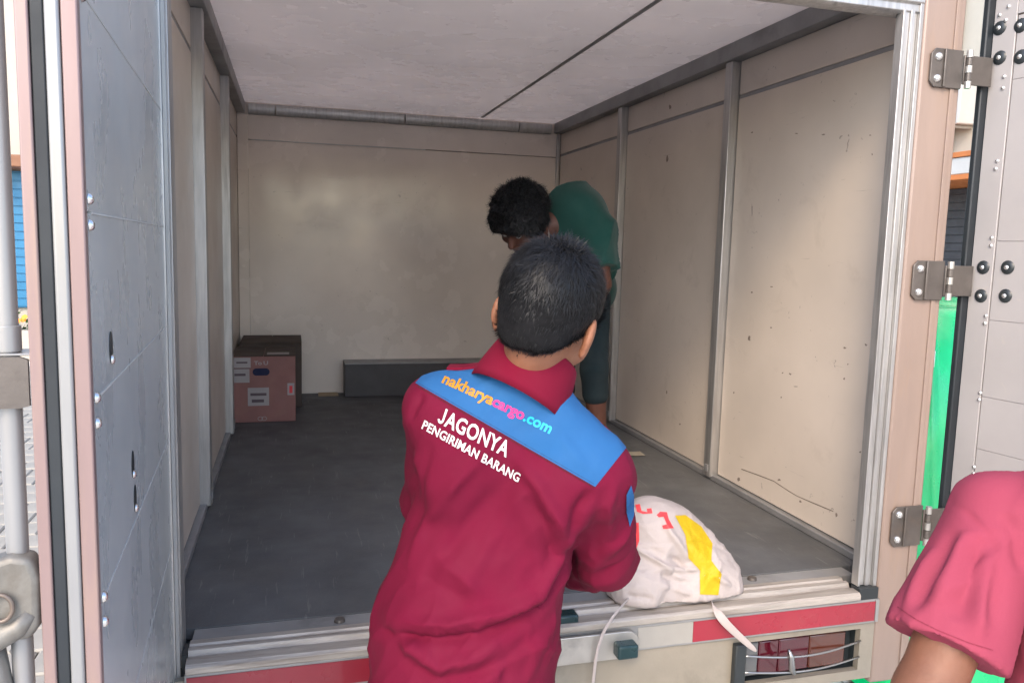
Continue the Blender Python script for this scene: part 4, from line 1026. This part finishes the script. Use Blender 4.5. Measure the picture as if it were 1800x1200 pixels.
    decal('hem_seam', *poly2d([(x, y - 1) for x, y in ln] + [(x, y + 1) for x, y in ln[::-1]]), lambda x, y: (x, y), bvh_of(V_s, F_s), M['pink_seam'], shirt, .0008)
pink_person()

# ------------------------------------------------------------------ person in the green T-shirt, stooping inside the box
def green_person():
    hc = at(916, 388, 3.06); HA = head_axes(235, -48, -10)
    shc = at(1012, 392, 3.16); f = nrm(np.array([-.80, -.45, 0])); rt = nrm(np.array([-f[1] * -1, -f[0], 0])); rt = nrm(np.cross(f, (0, 0, 1)))   # his right
    hip = at(1026, 505, 3.42); g = np.array([hip[0], hip[1], ZF])
    root = empty('person', tuple(g), 'person in green T-shirt with bushy black hair stooping inside the cargo box', 'person')
    Ls, Rs = shc - rt * .115, shc + rt * .14
    Ls = at(1050, 408, 3.10); Rs = at(968, 402, 3.28)
    Lel = at(1056, 500, 3.06); Lwr = at(1030, 585, 2.93); Rel = at(950, 500, 3.2); Rwr = at(968, 600, 3.0)
    mid = (shc + hip) / 2 + np.array([0, 0, .03]); ax_ = nrm(Ls - Rs); nb = nrm(np.cross(ax_, nrm(hip - shc)))
    pr = [('f', shc + [0, 0, .01], mid, .135, .145, nb, .75, 0), ('f', mid, hip + [0, 0, .02], .145, .145, nb, .75, .06), ('c', Rs, Ls, .060, .060, .06), ('e', at(1014, 378, 3.22), np.eye(3), (.122, .13, .127), .08)]
    dl, dr = nrm(Lel - Ls), nrm(Rel - Rs); pr += [('c', Ls, Ls + dl * .22, .062, .080, .04), ('c', Rs, Rs + dr * .22, .062, .080, .04)]
    def fn(X, F):
        F = F.copy()
        for o, dd_ in ((Ls + dl * .15, dl), (Rs + dr * .15, dr)):
            q = X - o; al = q @ dd_; ra = np.linalg.norm(q - al[..., None] * dd_, axis=-1); m = (ra < .10) & (al > -.04) & (al < .2); F[m] = np.maximum(F[m], al[m])
        return F
    V, F = sdf(pr, .008, fn=fn); N = vnormals(V, F); V = creases(V, N, .014, 7, np.array([.5, .2, 1]), None, 1.2); mesh_obj('t_shirt', V, F, M['green'], root, True)
    body = head_prims(hc, HA, shc + [0, 0, .0], .055) + [('f', shc, hip, .11, .11, nb, .7, .04), ('c', Ls, Rs, .045, .045, .04), ('c', Ls, Lel, .046, .039, .03), ('c', Lel, Lwr, .038, .026, .02), ('c', Rs, Rel, .046, .039, .03), ('c', Rel, Rwr, .038, .026, .02)]
    body += hand_prims(Lwr, nrm(Lwr - Lel), np.array([-1, -.2, 0]), 1, .7) + hand_prims(Rwr, nrm(Rwr - Rel), np.array([1, -.4, 0]), -1, .7)
    st = []; an = []
    for px, dep, off in ((1045, 3.22, 0), (986, 3.32, 0)):
        k = at(px, 640, dep); k[2] = 1.20; a_ = k + f * -.05; a_[2] = ZF + .085; hp = hip + rt * (.075 if px < 1000 else -.06); an.append(a_)
        body += [('c', hp, k, .062, .048, .03), ('c', k, a_, .048, .033, .02)] + foot_prims(a_, f); kk = k + nrm(a_ - k) * .10
        st.append(('c', hp, k, .072, .056, .04)); st.append(('c', k, kk, .056, .055, .02))
    st.append(('e', hip, np.eye(3), (.095, .095, .095), .05))
    V, F = sdf(body, .0065); bo = mesh_obj('body', V, F, M['skin3'], root, True); eyes(hc, HA, bo)
    V, F = sdf(st, .009); mesh_obj('shorts', V, F, M['shorts'], root, True)
    for a_ in an:
        V, F = sdf([('c', a_ - f * .05 + [0, 0, -.062], a_ + f * .17 + [0, 0, -.066], .044, .044, 0)], .007, cut=[((0, 0, ZF + .024), (0, 0, 1)), ((0, 0, ZF + .001), (0, 0, -1))]); mesh_obj('sandal', V, F, M['shoe'], root, True)
    def hfn(X, F):
        q = (X - hc) @ HA; z = q[..., 2]; y = q[..., 1]; lim = np.where(y < .05, -.085 + np.maximum(0, y + .05) * .7, -.015 + (y - .05) * 1.1); return np.maximum(F, (lim - z) * .6)
    V, F = sdf([('e', hc + HA @ np.array([0, -.014, .035]), HA, (.114, .124, .112), 0)], .005, fn=hfn); N = vnormals(V, F); V = cloth_noise(V, N, .016, 26, 4.0)
    hcap = mesh_obj('hair', V, F, M['scalp'], root, True)
    strands('hair_curls', hc, HA, V, N, 7000, (.016, .022), M['hair'], hcap, curl=.006, lift=.9, seed=9, wid=.0014)
green_person()

# ================================================================== goods
def carton(name, label, lo, hi, m, printed):
    root = empty(name, ((lo[0] + hi[0]) / 2, (lo[1] + hi[1]) / 2, lo[2]), label, 'carton')
    lo, hi = np.array(lo), np.array(hi); t = .005
    MB().bb(lo, (hi[0], hi[1], hi[2] - t - .001)).build('body', M[m], root, .004)
    mx = (lo[0] + hi[0]) / 2
    for a, b_ in ((lo[0], mx - .0015), (mx + .0015, hi[0])): part('flap', (a, lo[1], hi[2] - t), (b_, hi[1], hi[2]), 'cartonb', .0015, root)
    if printed:
        y = lo[1]; W_, H_ = hi[0] - lo[0], hi[2] - lo[2]; X = lambda u: lo[0] + u * W_; Zz = lambda v: lo[2] + v * H_
        def lab(nm, u0, u1, v0, v1, m_, d=.0012): part(nm, (X(u0), y - d, Zz(v0)), (X(u1), y - .0003, Zz(v1)), m_, 0, root)
        lab('label', .02, .30, .82, .97, 'paper'); lab('label', .02, .28, .60, .80, 'paper'); lab('label', .25, .58, .25, .52, 'paper')
        for a in ((.08, .25, .885, .91), (.03, .29, .805, .815), (.05, .22, .70, .735), (.29, .54, .40, .44), (.31, .50, .30, .345)): lab('label_print', *a, 'print', .002)
        lab('label', .87, .98, .40, .58, 'paper'); lab('label_print', .90, .95, .43, .54, 'redprint', .002)
        q = [(.042 * (1 if math.cos(a) > 0 else -1) * .55 + .019 * math.cos(a), .019 * math.sin(a)) for a in np.linspace(0, 2 * math.pi, 28, endpoint=False)]
        MB().prism(q, (X(.46), y - .0005, Zz(.755)), np.array([[1, 0, 0], [0, 0, -1], [0, 1, 0]], float), .0012).build('hand_hole', M['navy'], root)
        Vt, Ft = text2d('To U', .9, .02); s_ = .22 * W_ / Vt[:, 0].max(); mesh_obj('print', [(X(.35) + v[0] * s_, y - .001, Zz(.86) + v[1] * s_ * .8) for v in Vt], Ft, M['paper'], root)
        for cx_ in (.44, .50): MB().tube([(X(cx_) + .012 * math.cos(a), y - .001, Zz(.055) + .010 * math.sin(a)) for a in np.linspace(0, 6.28, 16, endpoint=False)], .0015, 5, True).build('print', M['paper'], root)
        part('tape', (X(.55), lo[1] + .03, hi[2] + .0003), (X(.9), lo[1] + .11, hi[2] + .001), 'paper', 0, root)
    return root
xr = onz(520, 742, ZF)
carton('printed_carton', 'pinkish printed carton with hand hole and pale labels on the floor', (xr[0] - .318, 2.34, ZF + .001), (xr[0], 2.70, ZF + .352), 'carton', True)
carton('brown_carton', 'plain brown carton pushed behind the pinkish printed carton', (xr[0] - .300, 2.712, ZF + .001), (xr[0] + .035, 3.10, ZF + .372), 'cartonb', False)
sp = onz(1112, 800, ZF)
def scrap(p, s, label):
    nx = 6; V = []; F = []
    for j in range(nx + 1):
        for i in range(nx + 1):
            x, y = (i / nx - .5) * s[0], (j / nx - .5) * s[1]; V.append((p[0] + x, p[1] + y, p[2] + .003 + .006 * (noise.noise(Vector((x * 30, y * 30, p[0]))) + 1)))
    for j in range(nx):
        for i in range(nx): a = j * (nx + 1) + i; F.append((a, a + 1, a + nx + 2, a + nx + 1))
    o = mesh_obj('paper_scrap', V, F, mat('dull scrap', (.28, .25, .20), .8)); tag(o, label, 'paper'); so = o.modifiers.new('s', 'SOLIDIFY'); so.thickness = .001
scrap(sp, (.10, .06), 'small torn paper scrap lying on the dark floor mat')

# ------------------------------------------------------------------ white sack on the sill
def sack():
    c = np.array([.31, .02, ZF]); root = empty('woven_sack', (.31, .0, .745), 'white woven sack with yellow stripe and red print slumped on the sill', 'sack')
    Y0 = .03
    g = lambda px, py, y: ony(px, py, y)
    pr = [('c', g(1135, 1015, .02), g(1235, 1015, .02), .085, .080, 0), ('c', g(1150, 960, .06), g(1215, 985, .04), .095, .085, .06), ('c', g(1140, 925, .06), g(1185, 945, .06), .075, .075, .06),
          ('c', g(1120, 1040, -.02), g(1262, 1040, -.02), .060, .045, .05), ('c', g(1258, 1010, .02), g(1262, 1035, .0), .055, .055, .04), ('c', g(1105, 1030, .0), g(1095, 1046, .0), .045, .025, .04), ('c', g(1150, 930, .10), g(1130, 1000, .12), .08, .09, .06)]
    def fn(X, F):
        # gathered seams and flat facets where the cloth is pulled tight
        return F
    V, F = sdf(pr, .005, cut=[((0, 0, .7545), (0, 0, -1))])
    N = vnormals(V, F)
    def ridged(v, s, o):
        q = Vector((v[0] * s + o, v[1] * s, v[2] * s)); q += noise.noise_vector(q * .6) * .8
        d = noise.voronoi(q)[0]; return d[1] - d[0]
    D = np.array([-min(ridged(v, 6.5, 1.3), .6) * .026 - min(ridged(v, 17, 5.1), .4) * .009 + .017 for v in V])
    top = np.clip((V[:, 2] - .90) / .05, 0, 1)
    V = V + N * (D - .008)[:, None] * (1 - .55 * top)[:, None]
    V[:, 2] = np.maximum(V[:, 2], .7545)
    bv = bvh_of(V, F); N = vnormals(V, F)
    folds = [([(1115, 960), (1160, 990), (1200, 1020)], .010, .008), ([(1150, 985), (1190, 1000), (1232, 1000)], .008, .008), ([(1110, 1030), (1170, 1030), (1220, 1045)], .008, .009), ([(1140, 960), (1190, 985), (1215, 1010)], -.008, .008), ([(1120, 1000), (1170, 1012), (1215, 1028)], -.007, .008),
             ([(1160, 905), (1180, 940), (1215, 985)], .009, .010), ([(1268, 985), (1255, 1010), (1285, 1030)], .009, .010), ([(1100, 1045), (1150, 1052), (1200, 1062)], -.008, .008)]
    V = apply_folds(V, N, folds, bv); V[:, 2] = np.maximum(V[:, 2], .7545)
    so = mesh_obj('sack', V, F, M['sack'], root, True); bv = bvh_of(V, F)
    stripe = [(1186, 906), (1204, 905), (1232, 925), (1252, 955), (1250, 985), (1268, 1008), (1262, 1045), (1230, 1044), (1230, 1002), (1210, 980), (1204, 940)]
    decal('stripe', *poly2d(stripe), lambda x, y: (x, y), bv, M['yellow'], so, .0016)
    for poly in ([(1154, 905), (1160, 899), (1172, 900), (1175, 912), (1184, 928), (1166, 929), (1164, 923), (1172, 921), (1166, 908), (1158, 909)], [(1117, 887), (1125, 886), (1128, 898), (1138, 900), (1137, 894), (1145, 893), (1147, 902), (1130, 903), (1120, 899)]):
        decal('red_letter', *poly2d(poly), lambda x, y: (x, y), bv, M['redprint'], so, .0014)
    for poly in ([(1112, 920), (1123, 918), (1124, 950), (1115, 975), (1113, 945)], [(1109, 930), (1112, 930), (1112, 960), (1109, 965)]):
        decal('red_check', *poly2d(poly), lambda x, y: (x, y), bv, M['redprint'], so, .0014)
    # carrying straps hanging over the sill
    def ribbon(pts, w0, w1):
        pts = [np.array(p) for p in pts]; V_ = []; F_ = []; n = len(pts)
        for i, p in enumerate(pts):
            d = nrm(pts[min(i + 1, n - 1)] - pts[max(i - 1, 0)]); sd_ = nrm(np.cross(d, (0, 1, .2))); ww = w0 + (w1 - w0) * i / (n - 1)
            V_ += [p - sd_ * ww, p + sd_ * ww]
            if i: a = 2 * i; F_.append((a - 2, a - 1, a + 1, a))
        o = mesh_obj('carry_strap', V_, F_, M['sack'], root, True); s_ = o.modifiers.new('s', 'SOLIDIFY'); s_.thickness = .004; b_ = o.modifiers.new('u', 'SUBSURF'); b_.levels = 1; b_.render_levels = 2
    ribbon([g(1245, 1050, -.05), g(1258, 1072, -.112), g(1272, 1092, -.125), g(1300, 1118, -.135), g(1332, 1146, -.14)], .017, .008)
    ribbon([g(1108, 1046, -.04), g(1090, 1066, -.115), g(1070, 1090, -.128), g(1052, 1125, -.13), g(1044, 1170, -.125), g(1040, 1230, -.12)], .006, .0045)
sack()
